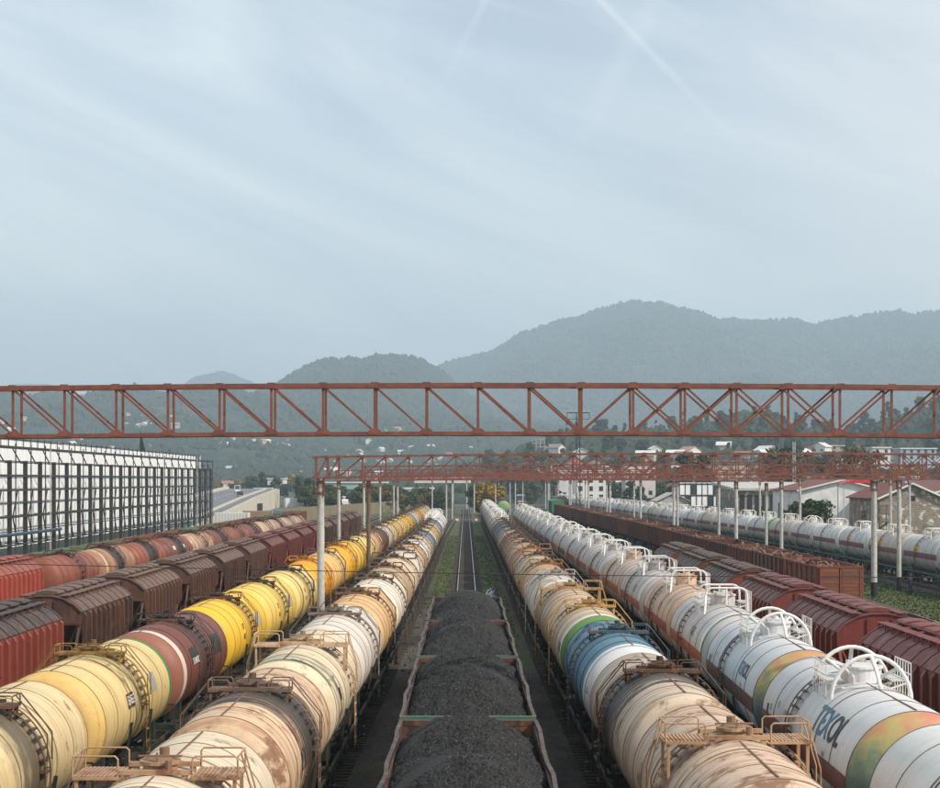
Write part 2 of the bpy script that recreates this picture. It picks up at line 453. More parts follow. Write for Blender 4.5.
# tufts
def tufts(regs):
    V = []; Fs = []
    for (x0, x1, y0, y1, n, h) in regs:
        for i in range(n):
            x = random.uniform(x0, x1); y = random.uniform(y0, y1)
            for k in range(3):
                a = random.uniform(0, PI); s = random.uniform(0.03, 0.09); hh = h * random.uniform(0.5, 1.4)
                b0 = len(V); dx = math.cos(a) * s; dy = math.sin(a) * s; lx = random.uniform(-.1, .1)
                V += [(x-dx, y-dy, GZ), (x+dx, y+dy, GZ), (x+lx, y+lx, GZ+hh)]; Fs.append((b0, b0+1, b0+2))
    return V, Fs
V, Fs = tufts([(-2.8, -1.3, 125, 300, 1000, 0.10), (1.5, 3.2, 100, 300, 1000, 0.10), (27, 39, 95, 210, 12000, 0.11), (-3.3, -2.4, 86, 150, 100, 0.1)])
tag(ob('grass', npmesh('grass', V, Fs), M['leaf_mid']), 'low green grass and weeds growing beside the tracks', 'grass', kind='stuff')

# puddles
def blob(cx, cy, rx, ry, z, seed, n=26):
    r = random.Random(seed)
    ph = [r.uniform(0, 6.3) for _ in range(4)]
    pts = []
    for k in range(n):
        t = 2*PI*k/n; q = 1 + 0.22*math.sin(2*t+ph[0]) + 0.16*math.sin(3*t+ph[1]) + 0.1*math.sin(5*t+ph[2])
        pts.append((cx + rx*q*math.cos(t), cy + ry*q*math.sin(t), z))
    return MB().add(pts, [tuple(range(n))]).mesh('puddle')
for i, (cx, cy, rx, ry) in enumerate(((2.2, 149, 0.5, 6.0), (2.65, 118, 0.4, 5.0), (2.75, 84, 0.3, 3.5))):
    struct('puddle', blob(cx, cy, rx, ry, GZ + 0.012, i), M['water'])

# ------------------------------------------------------------------ rows of track
def interp(pts):
    ys = [p[0] for p in pts]; xs = [p[1] for p in pts]
    return lambda y: float(np.interp(y, ys, xs))
ROW = {
 'C':  interp([(0, 0.05), (600, 0.15)]),
 'L1': interp([(20, -5.36), (32, -5.32), (50, -5.15), (72, -4.9), (92, -4.7), (270, -4.4), (420, -3.4), (600, -1.0)]),
 'R1': interp([(20, 5.36), (34, 5.32), (60, 5.1), (90, 4.9), (390, 4.75), (600, 3.6)]),
 'L2': interp([(30, -11.15), (52, -11.0), (75, -10.7), (100, -10.3), (139, -10.05), (352, -8.5), (600, -6)]),
 'R2': interp([(25, 9.75), (44, 9.9), (57, 10.15), (71, 10.45), (88, 10.75), (110, 10.8), (323, 10.3), (600, 8.5)]),
 'R3': interp([(20, 15.0), (64, 15.0), (94, 15.3), (144, 16.0), (300, 16.0), (600, 14.5)]),
 'R35': interp([(20, 20.3), (300, 20.3), (600, 18)]),
 'R4': interp([(20, 25.1), (250, 25.3), (320, 24.2), (450, 22.6), (600, 20)]),
 'R5': interp([(60, 41.5), (160, 42.0), (219, 41.8), (260, 40.4), (320, 37.7), (540, 30.7), (640, 27)]),
 'L3': interp([(20, -17.5), (276, -17.9), (600, -16)]),
 'L35': interp([(20, -22.6), (600, -21)]),
 'L4': interp([(60, -28.9), (114, -27.9), (160, -26.5), (243, -24.9), (270, -24.6), (600, -21)]),
 'L5': interp([(60, -33.4), (600, -30)]),
}
def head(row, y, h=4.0):
    f = ROW[row]
    return -math.atan2(f(y + h) - f(y - h), 2 * h)

sleeper_mesh = MB().box(-1.35, 1.35, -0.125, 0.125, GZ + 0.0, GZ + 0.045).mesh('sleeper')
def make_track(row, y0, y1, label, single=None, rails_on=True):
    tr = tag(ob('railway_track', None), label, None, None, 'structure')
    ys = np.arange(y0, y1, 8.0)
    f = ROW[row]
    for s in (-1, 1):
        mb = MB(); hb = MB()
        for k in range(len(ys) - 1):
            a, b = ys[k], ys[k+1]
            pa, pb = (f(a) + s*0.76, a), (f(b) + s*0.76, b)
            mb.add([(pa[0]-.035,a,GZ+.03),(pa[0]+.035,a,GZ+.03),(pa[0]+.035,a,-.006),(pa[0]-.035,a,-.006),
                    (pb[0]-.035,b,GZ+.03),(pb[0]+.035,b,GZ+.03),(pb[0]+.035,b,-.006),(pb[0]-.035,b,-.006)],
                   [(0,1,5,4),(1,2,6,5),(2,3,7,6),(3,0,4,7)])
            hb.add([(pa[0]-.036,a,0),(pa[0]+.036,a,0),(pb[0]+.036,b,0),(pb[0]-.036,b,0)], [(0,1,2,3)])
        r = ob('rail', mb.mesh('rail'), M['rail'], tr)
        ob('rail_head', hb.mesh('rail_head'), M['railhead'], r)
    ya = y0
    if single:
        n = 0
        y = single
        while n < 290 and y < y1:
            ob('sleeper', sleeper_mesh, M['sleeper'], tr, (f(y) + random.uniform(-.03, .03), y, random.uniform(-.006, .006)), random.uniform(-.01, .01))
            y += 0.6; n += 1
        ya = y
    mb = MB(); y = ya
    while y < y1:
        mb.box(f(y)-1.35, f(y)+1.35, y-.125, y+.125, GZ, GZ+.045); y += 0.62
    tag(ob('sleepers', mb.mesh('sleepers'), M['sleeper'], tr), kind='stuff')
make_track('C', 20, 560, 'straight railway track in the middle, bare beyond the coal train', single=84)
make_track('L1', 20, 420, 'railway track under the cream tankers left of the coal train', single=30)
for r, y0, y1, lb in (('R1', 20, 480, 'railway track under the tankers right of the coal train'), ('L2', 30, 460, 'railway track under the yellow tankers'),
                  ('R2', 20, 480, 'railway track under the white gas tankers'), ('R3', 30, 420, 'railway track under the dark red hoppers at right'),
                  ('R35', 60, 420, 'empty railway track right of the dark red hoppers'), ('R4', 60, 560, 'railway track under the rusty open wagons at right'),
                  ('R5', 90, 620, 'railway track under the distant white gas tankers'), ('L3', 40, 460, 'railway track under the brown hoppers at left'),
                  ('L35', 60, 460, 'empty railway track between the brown hoppers and rusty tankers'),
                  ('L4', 60, 460, 'railway track under the rusty tankers at left'), ('L5', 80, 460, 'railway track under the old open wagons below the steel frame')):
    make_track(r, y0, y1, lb)
ROW['R6'] = interp([(90, 29.9), (170, 31.0), (260, 31.5), (400, 29)])
make_track('R6', 90, 300, 'empty railway track along the grass at right')

# ------------------------------------------------------------------ wagon components
R_ = 1.5; CZT = 2.72
def head_prof(h, R, sgn):
    pts = [(0.0, 0.001), (0.015, 0.35), (0.06, 0.75), (0.14, 1.08), (0.25, 1.30), (0.37, 1.42), (0.50, 1.485), (0.55, 1.5)]
    return [(sgn * (h - d), r * R / 1.5) for d, r in pts]
def barrel_prof(h, R):
    # three courses of plate, each lapped by 8 mm
    e = h - 0.55
    ys = [-e, -e*0.62, -e*0.61, -e*0.22, -e*0.21, e*0.21, e*0.22, e*0.61, e*0.62, e]
    rr = [R, R, R+.008, R+.008, R+.016, R+.016, R+.008, R+.008, R, R]
    return list(zip(ys, rr))
def ring(y, R, w=0.035, t=0.012):
    return [(y-w/2, R-.01), (y-w/2, R+t), (y+w/2, R+t), (y+w/2, R-.01)]
def bogie_mesh(joined=True):
    mb = MB()
    for s in (-1, 1):
        mb.prism([(s*1.02-.06, .55), (s*1.02+.06, .55), (s*1.02+.06, .80), (s*1.02-.06, .80)], -1.25, 1.25)
        mb.box(s*1.02-.09, s*1.02+.09, -.35, .35, .32, .56)
        for y in (-.925, .925): mb.box(s*1.04-.1, s*1.04+.1, y-.16, y+.16, .36, .62)
        for y in (-.15, .15): mb.cyl((s*1.02, y, .56), .08, .22, 8)
    mb.box(-1.05, 1.05, -.2, .2, .6, .85)
    for y in (-.925, .925): mb.tube([(-.95, y, .475), (.95, y, .475)], .07, 8)
    return mb
def wheel_mb(mb, x, y, n=18):
    s = 1 if x > 0 else -1
    mb.tube([(x-.07, y, .475), (x+.05*1, y, .475)], .475, n)
    mb.tube([(x-s*.10, y, .475), (x-s*.06, y, .475)], .505, n)
    return mb
BOGIE = bogie_mesh().mesh('bogie')
WHEEL = wheel_mb(MB(), 0.78, 0).mesh('wheel')
far = bogie_mesh()
for y in (-.925, .925):
    for s in (-1, 1): wheel_mb(far, s*.78, y, 12)
BOGIE_FAR = far.mesh('bogie_far')

def put_bogies(root, ys, near, color):
    for y in ys:
        if near:
            b = ob('bogie', BOGIE, M['paint'], root, (0, y, 0), color=color); b['rust'] = 0.4
            for yy in (-.925, .925):
                ob('wheel', WHEEL, M['paint'], b, (0, yy, 0), color=(0.05, 0.038, 0.032, 1))
                ob('wheel', WHEEL, M['paint'], b, (0, yy, 0), PI, color=(0.05, 0.038, 0.032, 1))
        else:
            b = ob('bogie', BOGIE_FAR, M['paint'], root, (0, y, 0), color=color); b['rust'] = 0.4

def arc(R, a0, a1, n, y, cz=CZT):
    return [(R*math.sin(t), y, cz + R*math.cos(t)) for t in np.linspace(math.radians(a0), math.radians(a1), n)]

def coupler_mb(L, mb):
    for s in (-1, 1):
        mb.box(-.1, .1, min(s*(L/2-.45), s*(L/2-.12)), max(s*(L/2-.45), s*(L/2-.12)), .93, 1.15)
        mb.box(-.2, .2, min(s*(L/2-.13), s*(L/2+.02)), max(s*(L/2-.13), s*(L/2+.02)), .90, 1.18)
    return mb

def build_tank_meshes(kind, near):
    """returns list of (part name, mesh, material key, default colour key)"""
    gas = kind.startswith('gas')
    L = 13.7 if gas else 12.02
    h = (L - 1.15) / 2 + (0.12 if gas else 0)
    R = 1.56 if gas else 1.5
    n = 64 if near else 36
    P = {}
    P['barrel'] = MB().lathe(barrel_prof(h, R), n, CZT).mesh('barrel', True, 50)
    P['end_cap'] = MB().lathe(head_prof(h, R, -1), n, CZT).mesh('end_cap', True, 60)
    P['end_cap_far'] = MB().lathe(head_prof(h, R, 1), n, CZT).mesh('end_cap', True, 60)
    mb = MB()
    P['seam_ys'] = [-h+.55, -h*.615, -.215*h, .215*h, h*.615, h-.55]
    P['strap_ys'] = [-1.62, 1.62] if not gas else [-2.0, 2.0]
    for y in P['seam_ys']:
        mb.lathe(ring(y, R, .018, .018), n, CZT)
    for y in P['strap_ys']:
        mb.lathe(ring(y, R, .04, .026), n, CZT)
    P['weld_seams'] = mb.mesh('weld_seams', False)
    P['top_seam'] = MB().box(-.02, .02, -h+.7, -.62, CZT+R+.004, CZT+R+.02).box(-.02, .02, .62, h-.7, CZT+R+.004, CZT+R+.02).mesh('top_seam')
    P['one_seam'] = MB().lathe(ring(0, R, .014, .017), n, CZT).mesh('weld_seam')
    P['one_strap'] = MB().lathe(ring(0, R, .045, .028), n, CZT).mesh('strap')
    mb = MB().lathe([(-h+.54, R+.001), (-h+.54, R+.006), (-h+1.25, R+.006), (-h+1.25, R+.001)], n, CZT)
    P['end_ring'] = mb.mesh('end_ring', True, 50)
    mb = MB().lathe([(h-.80, R+.001), (h-.80, R+.006), (h-.54, R+.006), (h-.54, R+.001)], n, CZT)
    P['far_ring'] = mb.mesh('far_ring', True, 50)
    # underframe
    mb = MB()
    mb.box(-.28, .28, -L/2+.42, L/2-.42, .95, 1.16)
    for s in (-1, 1):
        mb.box(-1.35, 1.35, min(s*(L/2-.55), s*(L/2-.42)), max(s*(L/2-.55), s*(L/2-.42)), .93, 1.17)
        mb.box(s*1.32-.05, s*1.32+.05, -L/2+.55, L/2-.55, 1.0, 1.14)
        for y in (-2.2, 0, 2.2): mb.box(min(s*.28, s*1.27), max(s*.28, s*1.27), y-.06, y+.06, 1.0, 1.12)
    P['frame'] = coupler_mb(L, mb).mesh('frame')
    mb = MB()
    P['saddle_ys'] = (-h*.68, h*.68)
    for y in (0,):
        pts = [(-1.2, 1.17), (1.2, 1.17)] + [((R+.01)*math.sin(t), CZT+(R+.01)*math.cos(t)) for t in np.linspace(math.radians(128), math.radians(232), 12)]
        mb.prism(pts, y-.16, y+.16)
    P['saddle'] = mb.mesh('saddle')
    # brake platform with rails at the near end, steps
    e = -(L/2-.45)
    P['end_rail'] = MB().bar((1.3, e, .95), (1.3, e, 1.9), .05).bar((.45, e, 1.15), (.45, e, 1.9), .05).bar((1.3, e, 1.9), (.45, e, 1.9), .05).mesh('end_rail')
    mb = MB().bar((0, .0, 1.0), (0, .0, .35), .04).bar((0, .45, 1.0), (0, .45, .35), .04)
    P['step'] = mb.box(-.1, .1, .0, .45, .33, .36).box(-.1, .1, .0, .45, .63, .66).mesh('step')
    P['stay'] = MB().bar((R+.02, 0, 2.4), (1.32, 0, 1.15), .07).mesh('stay')
    P['brake_platform'] = MB().box(-1.3, 1.3, -(L/2-.5), -(L/2-1.1), 1.175, 1.21).mesh('brake_platform')
    top = CZT + R
    for s, nm in ((-1, 'ladder_l'), (1, 'ladder_r')):
        mb = MB()
        yc = 0.15 if not gas else 1.1
        for dy in (-.22, .22):
            pts = arc(R+.16, s*26, s*92, 12 if near else 7, yc+dy) + [(s*(R+.16), yc+dy, 1.05)]
            if near: mb.tube(pts, .018, 6)
            else:
                for a, b in zip(pts[:-1], pts[1:]): mb.bar(a, b, .035)
        for a in ([30, 38, 46, 54, 62, 71, 80, 90] if near else [34, 48, 62, 78, 90]):
            t = math.radians(a*s)
            p = Vector((math.sin(t)*(R+.13), yc, CZT+math.cos(t)*(R+.13)))
            mb.box(p.x-.06, p.x+.06, yc-.22, yc+.22, p.z-.018, p.z+.018)
        for z in (2.35, 2.0, 1.65, 1.3): mb.box(s*(R+.16)-.03, s*(R+.16)+.03, yc-.22, yc+.22, z-.015, z+.015)
        if near:
            for a in (32, 62, 88):
                t = math.radians(a*s)
                for dy in (-.22, .22): mb.bar((math.sin(t)*R, yc+dy, CZT+math.cos(t)*R), (math.sin(t)*(R+.16), yc+dy, CZT+math.cos(t)*(R+.16)), .03)
        P[nm] = mb.mesh('ladder')
    if not gas:
        # hatch
        mb = MB().cyl((0, 0, top-.03), .30, .20, 20).cyl((0, 0, top+.15), .36, .06, 20)
        P['hatch'] = mb.mesh('hatch')
        mb = MB().cyl((0.0, 0, top+.21), .30, .05, 20, .2).bar((-.38, 0, top+.27), (.38, 0, top+.27), .06, .03)
        mb.bar((.0, -.32, top+.22), (.0, -.32, top+.38), .035).cyl((.0, .42, top-.02), .09, .38, 10).cyl((.22, -.42, top-.02), .06, .28, 8)
        P['hatch_lid'] = mb.mesh('hatch_lid')
        wide = kind == 'oil_wide'
        for s, nm in ((-1, 'deck_l'), (1, 'deck_r')):
            # deck of slats each side of the hatch
            x0, x1 = (.62, 1.42) if wide else (.45, .98)
            dz = top - .02 if wide else top + .02
            mb = MB()
            hw = .5 if wide else .33
            for k in range(11 if wide else 7):
                x = x0 + (x1 - x0) * (k + .5) / (11 if wide else 7)
                mb.box(s*x-.025, s*x+.025, -hw, hw, dz, dz+.025)
            for y in (-hw, hw): mb.bar((s*x0, y, dz-.02), (s*x1, y, dz-.02), .05, .05)
            mb.bar((s*x1, -hw, dz-.02), (s*x1, hw, dz-.02), .05, .05)
            P[nm] = mb.mesh('deck')
            mb = MB(); rh = .36 if wide else .24
            rt = .018 if near else .022
            if near:
                for y in (-hw, hw):
                    mb.tube([(s*(x0+.02), y, dz), (s*(x0+.02), y, dz+rh-.05), (s*(x0+.07), y, dz+rh), (s*(x1-.05), y, dz+rh), (s*x1, y, dz+rh-.05), (s*x1, y, dz)], rt, 6)
                mb.tube([(s*x1, -hw, dz+rh*.97), (s*x1, hw, dz+rh*.97)], rt, 6)
            else:
                for y in (-hw, hw):
                    mb.bar((s*x0, y, dz), (s*x0, y, dz+rh), .04); mb.bar((s*x1, y, dz), (s*x1, y, dz+rh), .04); mb.bar((s*x0, y, dz+rh), (s*x1, y, dz+rh), .04)
            # sloping handrail following the ladder, legs to the shell
            for dy in (-.22, .22):
                a = math.radians(62*s)
                q = (math.sin(a)*(R+.42), .15+dy, CZT+math.cos(a)*(R+.36))
                mb.tube([(s*x1, .15+dy, dz+rh), q, (s*(R+.20), .15+dy, CZT+.25)], rt, 6)
            P['rail_'+nm[-1]] = mb.mesh('handrail')
            zs = CZT + math.sqrt(max(R*R - (x1-.06)**2, 0))
            P['brackets_'+nm[-1]] = (MB().bar((s*(x1-.06), 0, zs-.04), (s*(x1-.06), 0, dz), .06).mesh('bracket'), hw-.04)
            zs = CZT + math.sqrt(max(R*R - (x0+.04)**2, 0))
            P['brackets2_'+nm[-1]] = (MB().bar((s*(x0+.04), 0, zs-.04), (s*(x0+.04), 0, dz), .05).mesh('bracket'), hw-.04)
        mb = MB().box(-.62, .62, -.06, .06, top+.02, top+.10)
        for x in (-.5, .5): mb.box(x-.05, x+.05, -.04, .04, top-.12, top+.02)
        P['walk_beam'] = mb.mesh('walk_beam')
    else:
        yc = 0
        mb = MB().cyl((0, 0, top-.05), .50, .38, 24).cyl((0, 0, top+.33), .54, .06, 24)
        P['dome'] = mb.mesh('dome')
        mb = MB().box(-.30, .30, -.30, .30, top+.391, top+.48).cyl((0, 0, top+.48), .12, .08, 12).cyl((-.38, -.2, top+.38), .05, .16, 8).cyl((.38, .25, top+.38), .05, .16, 8)
        P['dome_lid'] = mb.mesh('dome_lid')
        # protective cage of bent pipe
        segs = 18 if near else 8
        def hoop(y, ztop, hw, flat):
            if flat:
                base = CZT + math.sqrt(R*R - hw*hw) - .03
                pts = [(-hw, y, base), (-hw*.97, y, ztop-.30)]
                for t in np.linspace(180, 90, 5 if near else 3): pts.append((-hw*.97+.28+.28*math.cos(math.radians(t)), y, ztop-.28+.28*math.sin(math.radians(t))))
                pts += [(-p[0], p[1], p[2]) for p in pts[::-1]]
                return pts
            base = CZT + math.sqrt(R*R - hw*hw) - .03
            return [(-hw*math.cos(t), y, base + (ztop-base)*math.sin(t)) for t in np.linspace(0, PI, segs)]
        flat = kind == 'gas_flat'
        pr = .052 if not flat else .045
        zt = top + .74 if not flat else top + .70
        hwid = .98 if not flat else .85
        for k, y in enumerate((-1.15, 1.15)):
            P['cage_hoop%d' % k] = MB().tube(hoop(y, zt, hwid, flat), pr, 10 if near else 6, True).mesh('cage_hoop', True, 60)
        mb = MB()
        for s in (-1, 1):
            if not flat:
                mb.tube([(0, s*1.15, zt-.02), (.05, s*1.55, zt-.35), (.08, s*1.95, top-.03)], pr, 8)
                for q in (-1, 1):
                    mb.tube([(q*.66, s*1.15, top+.44), (q*.35, s*.70, top+.18), (q*.30, s*.5, top-.02)], pr*.85, 8)
            else:
                mb.tube([(0, s*1.15, zt), (0, s*1.15, top-.02)], pr*.9, 8)
                mb.tube([(s*.6, -1.15, zt-.02), (s*.6, 1.15, zt-.02)], pr*.9, 8)
                mb.tube([(s*.83, s*1.15, zt-.3), (s*.95, s*1.75, top-.4)], pr*.8, 8)
        P['cage_stay'] = mb.mesh('cage_stay', True, 60)
        mb = MB()
        for s in (-1, 1):
            for k in range(6): mb.box(s*.62+s*k*.07-.02, s*.62+s*k*.07+.02, -.8, .8, top+.08, top+.10)
            for y in (-.8, 0, .8): mb.bar((s*.55, y, top-.1), (s*1.02, y, top+.06), .04)
            xr = s*1.04
            for y in np.linspace(-.85, .85, 7 if near else 4): mb.bar((xr, y, top-.35), (xr, y, top+.52), .022 if near else .03)
            for z in (top+.24, top+.52): mb.bar((xr, -.85, z), (xr, .85, z), .028)
        P['guard_rail'] = mb.mesh('guard_rail')
        for s, nm in ((-1, 'stripe_l'), (1, 'stripe_r')):
            mb = MB()
            a0, a1 = (85, 103)
            lo, hi = (math.radians(a0*s), math.radians(a1*s)) if s > 0 else (math.radians(-a1), math.radians(-a0))
            mb.lathe([(-h+.65, R+.019), (h-.7, R+.019)], 6, CZT, lo, hi)
            P[nm] = mb.mesh('stripe', True)
    return P, L, h, R, top

TM = {}
for kd in ('oil_wide', 'oil_slim', 'gas_round', 'gas_flat'):
    for nr in (True, False):
        TM[kd, nr] = build_tank_meshes(kd, nr)

CREAM = rgb(206, 188, 160); WHITEC = rgb(212, 206, 196); YEL = rgb(226, 176, 62); PYEL = rgb(222, 190, 118); ORG = rgb(222, 152, 38)
BROWN = rgb(112, 62, 48); TAN = rgb(196, 160, 122); BEIGE = rgb(190, 170, 145); BLUE = rgb(84, 122, 138); GREY = rgb(180, 178, 172)
GREEN = rgb(96, 138, 72); WHT = rgb(222, 222, 218); RUST = rgb(128, 70, 50); MAROON = rgb(110, 70, 66); DKG = rgb(38, 52, 48); METAL = rgb(92, 80, 68)
WGAS = rgb(206, 206, 204)

def tanker(kind, row, Y, label, group, color, near, rust=0.4, oil=0.0, cap=None, ringc=None, farring=None, metal=None, stripe=None, frame=DKG, name='tank_wagon', cat='tank wagon', flip=False, seam=None):
    P, L, h, R, top = TM[kind, near]
    root = thing(name, label, cat, (ROW[row](Y), Y, 0), head(row, Y) + (PI if flip else 0), group)
    metal = metal or METAL
    def p(nm, key, mat='paint', col=None, rs=None, par=None):
        o = ob(nm, P[key], M[mat], par or root, color=tuple([q*.9 for q in (col or color)[:3]]+[1]) if mat == 'tank' else (col or color))
        o['rust'] = rust if rs is None else rs
        if mat == 'tank': o['oil'] = float(oil if kind.startswith('gas') else max(oil, .22))
        return o
    b = p('barrel', 'barrel', 'tank')
    sc_ = seam or tuple([c*0.40 for c in color[:3]] + [1])
    if near:
        for yy in P['seam_ys']: p('weld_seam', 'one_seam', 'paint', sc_, 0.5, b).location = (0, yy, 0)
        for yy in P['strap_ys']: p('strap', 'one_strap', 'paint', sc_, 0.5, b).location = (0, yy, 0)
        p('top_seam', 'top_seam', 'paint', (.16, .07, .035, 1), .8, b)
    else: tag(p('weld_seams', 'weld_seams', 'paint', sc_, 0.5, b), kind='stuff')
    c1 = p('end_cap', 'end_cap', 'tank', cap, None); c1['oil'] = 0.0
    c2 = p('end_cap', 'end_cap_far', 'tank'); c2['oil'] = 0.0
    if ringc: p('painted_band', 'end_ring', 'paint', ringc, rust*.6)
    if farring: p('painted_band', 'far_ring', 'paint', farring, rust*.4)
    p('frame', 'frame', 'paint', frame, .5); [setattr(p('saddle', 'saddle', 'paint', frame, .5), 'location', (0, yy, 0)) for yy in P['saddle_ys']]
    p('brake_platform', 'brake_platform', 'paint', frame, .5)
    for s in (0, 1):
        o = p('end_rail', 'end_rail', 'paint', frame, .5)
        if s: o.scale = (-1, 1, 1)
        p('step', 'step', 'paint', frame, .5).location = ((1.38, -1.38)[s], -L/2+.95, 0)
        if near:
            for yy in (-1.5, 1.5):
                o = p('stay', 'stay', 'paint', frame, .5); o.location = (0, yy, 0)
                if s: o.scale = (-1, 1, 1)
    for s in 'lr': p('ladder', 'ladder_'+s, 'paint', metal, .7)
    if kind.startswith('oil'):
        hh = p('hatch', 'hatch', 'paint', metal, .8)
        p('hatch_lid', 'hatch_lid', 'paint', tuple([c*.5 for c in metal[:3]] + [1]), .6, hh)
        for s in 'lr':
            d = p('deck', 'deck_'+s, 'paint', metal, .9)
            p('handrail', 'rail_'+s, 'paint', metal, .5, d)
            if near:
                for q in ('brackets_', 'brackets2_'):
                    for e in (-1, 1):
                        o = ob('bracket', P[q+s][0], M['paint'], d, (0, e*P[q+s][1], 0), color=metal); o['rust'] = .6
        for yy in (-.46, .46): p('walk_beam', 'walk_beam', 'paint', metal, .9).location = (0, yy, 0)
    else:
        hh = p('dome', 'dome', 'paint', color, .5); p('dome_lid', 'dome_lid', 'paint', color, .6, hh)
        for k in (0, 1): p('cage_hoop', 'cage_hoop%d' % k, 'paint', WHT, .25)
        p('cage_stay', 'cage_stay', 'paint', WHT, .3); p('guard_rail', 'guard_rail', 'paint', WHT, .5)
        for s in 'lr': p('stripe', 'stripe_'+s, 'paint', stripe or MAROON, .3)
    put_bogies(root, (-L/2+2.1, L/2-2.1), near, (0.045, 0.038, 0.034, 1))
    return root

# ------------------------------------------------------------------ lettering laid on the curved shell
def text_mesh(body, size, font_shear=0.0):
    cu = bpy.data.curves.new('lettering', 'FONT'); cu.body = body; cu.size = size; cu.resolution_u = 3
    cu.offset = size * 0.018; cu.shear = font_shear
    o = bpy.data.objects.new('lettering_tmp', cu); COL.objects.link(o)
    dg = bpy.context.evaluated_depsgraph_get(); dg.update()
    me = bpy.data.meshes.new_from_object(o.evaluated_get(dg))
    bpy.data.objects.remove(o); bpy.data.curves.remove(cu)
    bm = bmesh.new(); bm.from_mesh(me); bpy.data.meshes.remove(me)
    return bm
def wrap_letters(body, size, y0, ang, side, parent, color, R, extra=0.0):
    """side -1 = wagon's left flank (read from -X), +1 = right flank; ang = degrees from the top of the letters' foot"""
    bm = text_mesh(body, size)
    ys = [v.co.y for v in bm.verts]; lo, hi = min(ys), max(ys)
    z = lo
    while z < hi:
        bmesh.ops.bisect_plane(bm, geom=bm.verts[:] + bm.edges[:] + bm.faces[:], plane_co=(0, z, 0), plane_no=(0, 1, 0)); z += 0.06
    RR = R + 0.024 + extra
    for v in bm.verts:
        u, vv = v.co.x, v.co.y
        t = math.radians(ang) - vv / R
        v.co = Vector((side * RR * math.sin(t), y0 - u if side < 0 else y0 + u, CZT + RR * math.cos(t)))
    me = bpy.data.meshes.new('lettering'); bm.to_mesh(me); bm.free()
    o = ob('lettering', me, M['paint'], parent, color=color); o['rust'] = 0.2
    return o
def wrap_panel(y0, y1, a0, a1, side, parent, color, R, name='number_panel', rust=.3):
    lo, hi = (math.radians(a0), math.radians(a1)) if side > 0 else (math.radians(-a1), math.radians(-a0))
    mb = MB().lathe([(y0, R+.017), (y0, R+.021), (y1, R+.021), (y1, R+.017)], max(6, int(abs(a1-a0)/5)), CZT, lo, hi)
    o = ob(name, mb.mesh(name, False), M['paint'], parent, color=color); o['rust'] = rust
    return o
BLK = (0.02, 0.02, 0.022, 1)

# ------------------------------------------------------------------ L1: cream tankers left of the coal
GL1 = 'cream and white tankers in the row left of the coal wagons'
L1 = [ # colour words, colour, kind, rust, oil, opts
 ('cream tanker with rusty slatted decks either side of its hatch', rgb(220,204,176), 'oil_wide', .55, .16, dict(metal=rgb(168,134,104))),
 ('rust-streaked cream tanker with sooty top and bent ladder', rgb(214,184,150), 'oil_slim', .85, .66, dict(metal=rgb(110,92,78))),
 ('cream tanker with green near end and slatted decks', rgb(222,206,174), 'oil_wide', .5, .2, dict(metal=rgb(190,160,128))),
 ('greyish white tanker with grey hatch fittings', rgb(214,204,192), 'oil_slim', .25, .12, dict(metal=rgb(120,110,100))),
 ('light orange-tan tanker between two whiter ones', rgb(218,178,126), 'oil_slim', .45, .12, dict(metal=rgb(110,82,62))),
 ('white tanker with brown hatch fittings', rgb(228,216,198), 'oil_slim', .4, .1, {}),
 ('beige tanker streaked with rust', rgb(206,176,140), 'oil_slim', .6, .2, {}),
 ('cream tanker with faded paint', rgb(222,200,166), 'oil_wide', .4, .1, {}),
 ('off-white tanker with brownish top', rgb(220,210,192), 'oil_slim', .4, .25, {}),
 ('tan tanker with dark hatch', rgb(202,166,126), 'oil_slim', .55, .2, {}),
 ('white tanker beside a tan one', rgb(226,218,208), 'oil_slim', .3, .1, {}),
 ('beige tanker with a white end band', rgb(198,172,142), 'oil_slim', .5, .15, dict(ringc=WHT)),
 ('blue tanker with white end band', rgb(78,120,148), 'oil_slim', .3, .1, dict(ringc=WHT)),
 ('cream tanker behind the blue one', rgb(222,196,154), 'oil_slim', .4, .15, {}),
 ('dull yellow tanker', rgb(206,176,116), 'oil_slim', .5, .2, {}),
 ('pale tan tanker', rgb(206,182,150), 'oil_slim', .5, .1, {}),
 ('blue tanker, the farther of the two', rgb(92,128,150), 'oil_slim', .3, .1, dict(ringc=WHT)),
]
y = 30.7
for k, (lb, colr, kd, ru, oi_, op) in enumerate(L1):
    t = tanker(kd, 'L1', y, lb + ', %s left of the coal' % ORD[k], GL1, colr, y < 100, ru, oi_, **op)
    if k == 1:
        wrap_letters('0ЛN', .62, -2.5, 93, 1, t, rgb(60, 62, 66), R_)
    if k == 2:
        wrap_panel(-3.4, -3.1, 70, 84, 1, t, BLK, R_); wrap_panel(-4.86, -4.70, 8, 62, 1, t, rgb(96,140,62), R_, 'green_arc')
    y += 12.02
for k in range(3):
    tanker('gas_flat', 'L1', y + 1, 'caged white gas tanker, %s of three ending the row left of the coal' % ORD[k], 'white gas tankers ending the row left of the coal', WHT, False, .2)
    y += 13.7

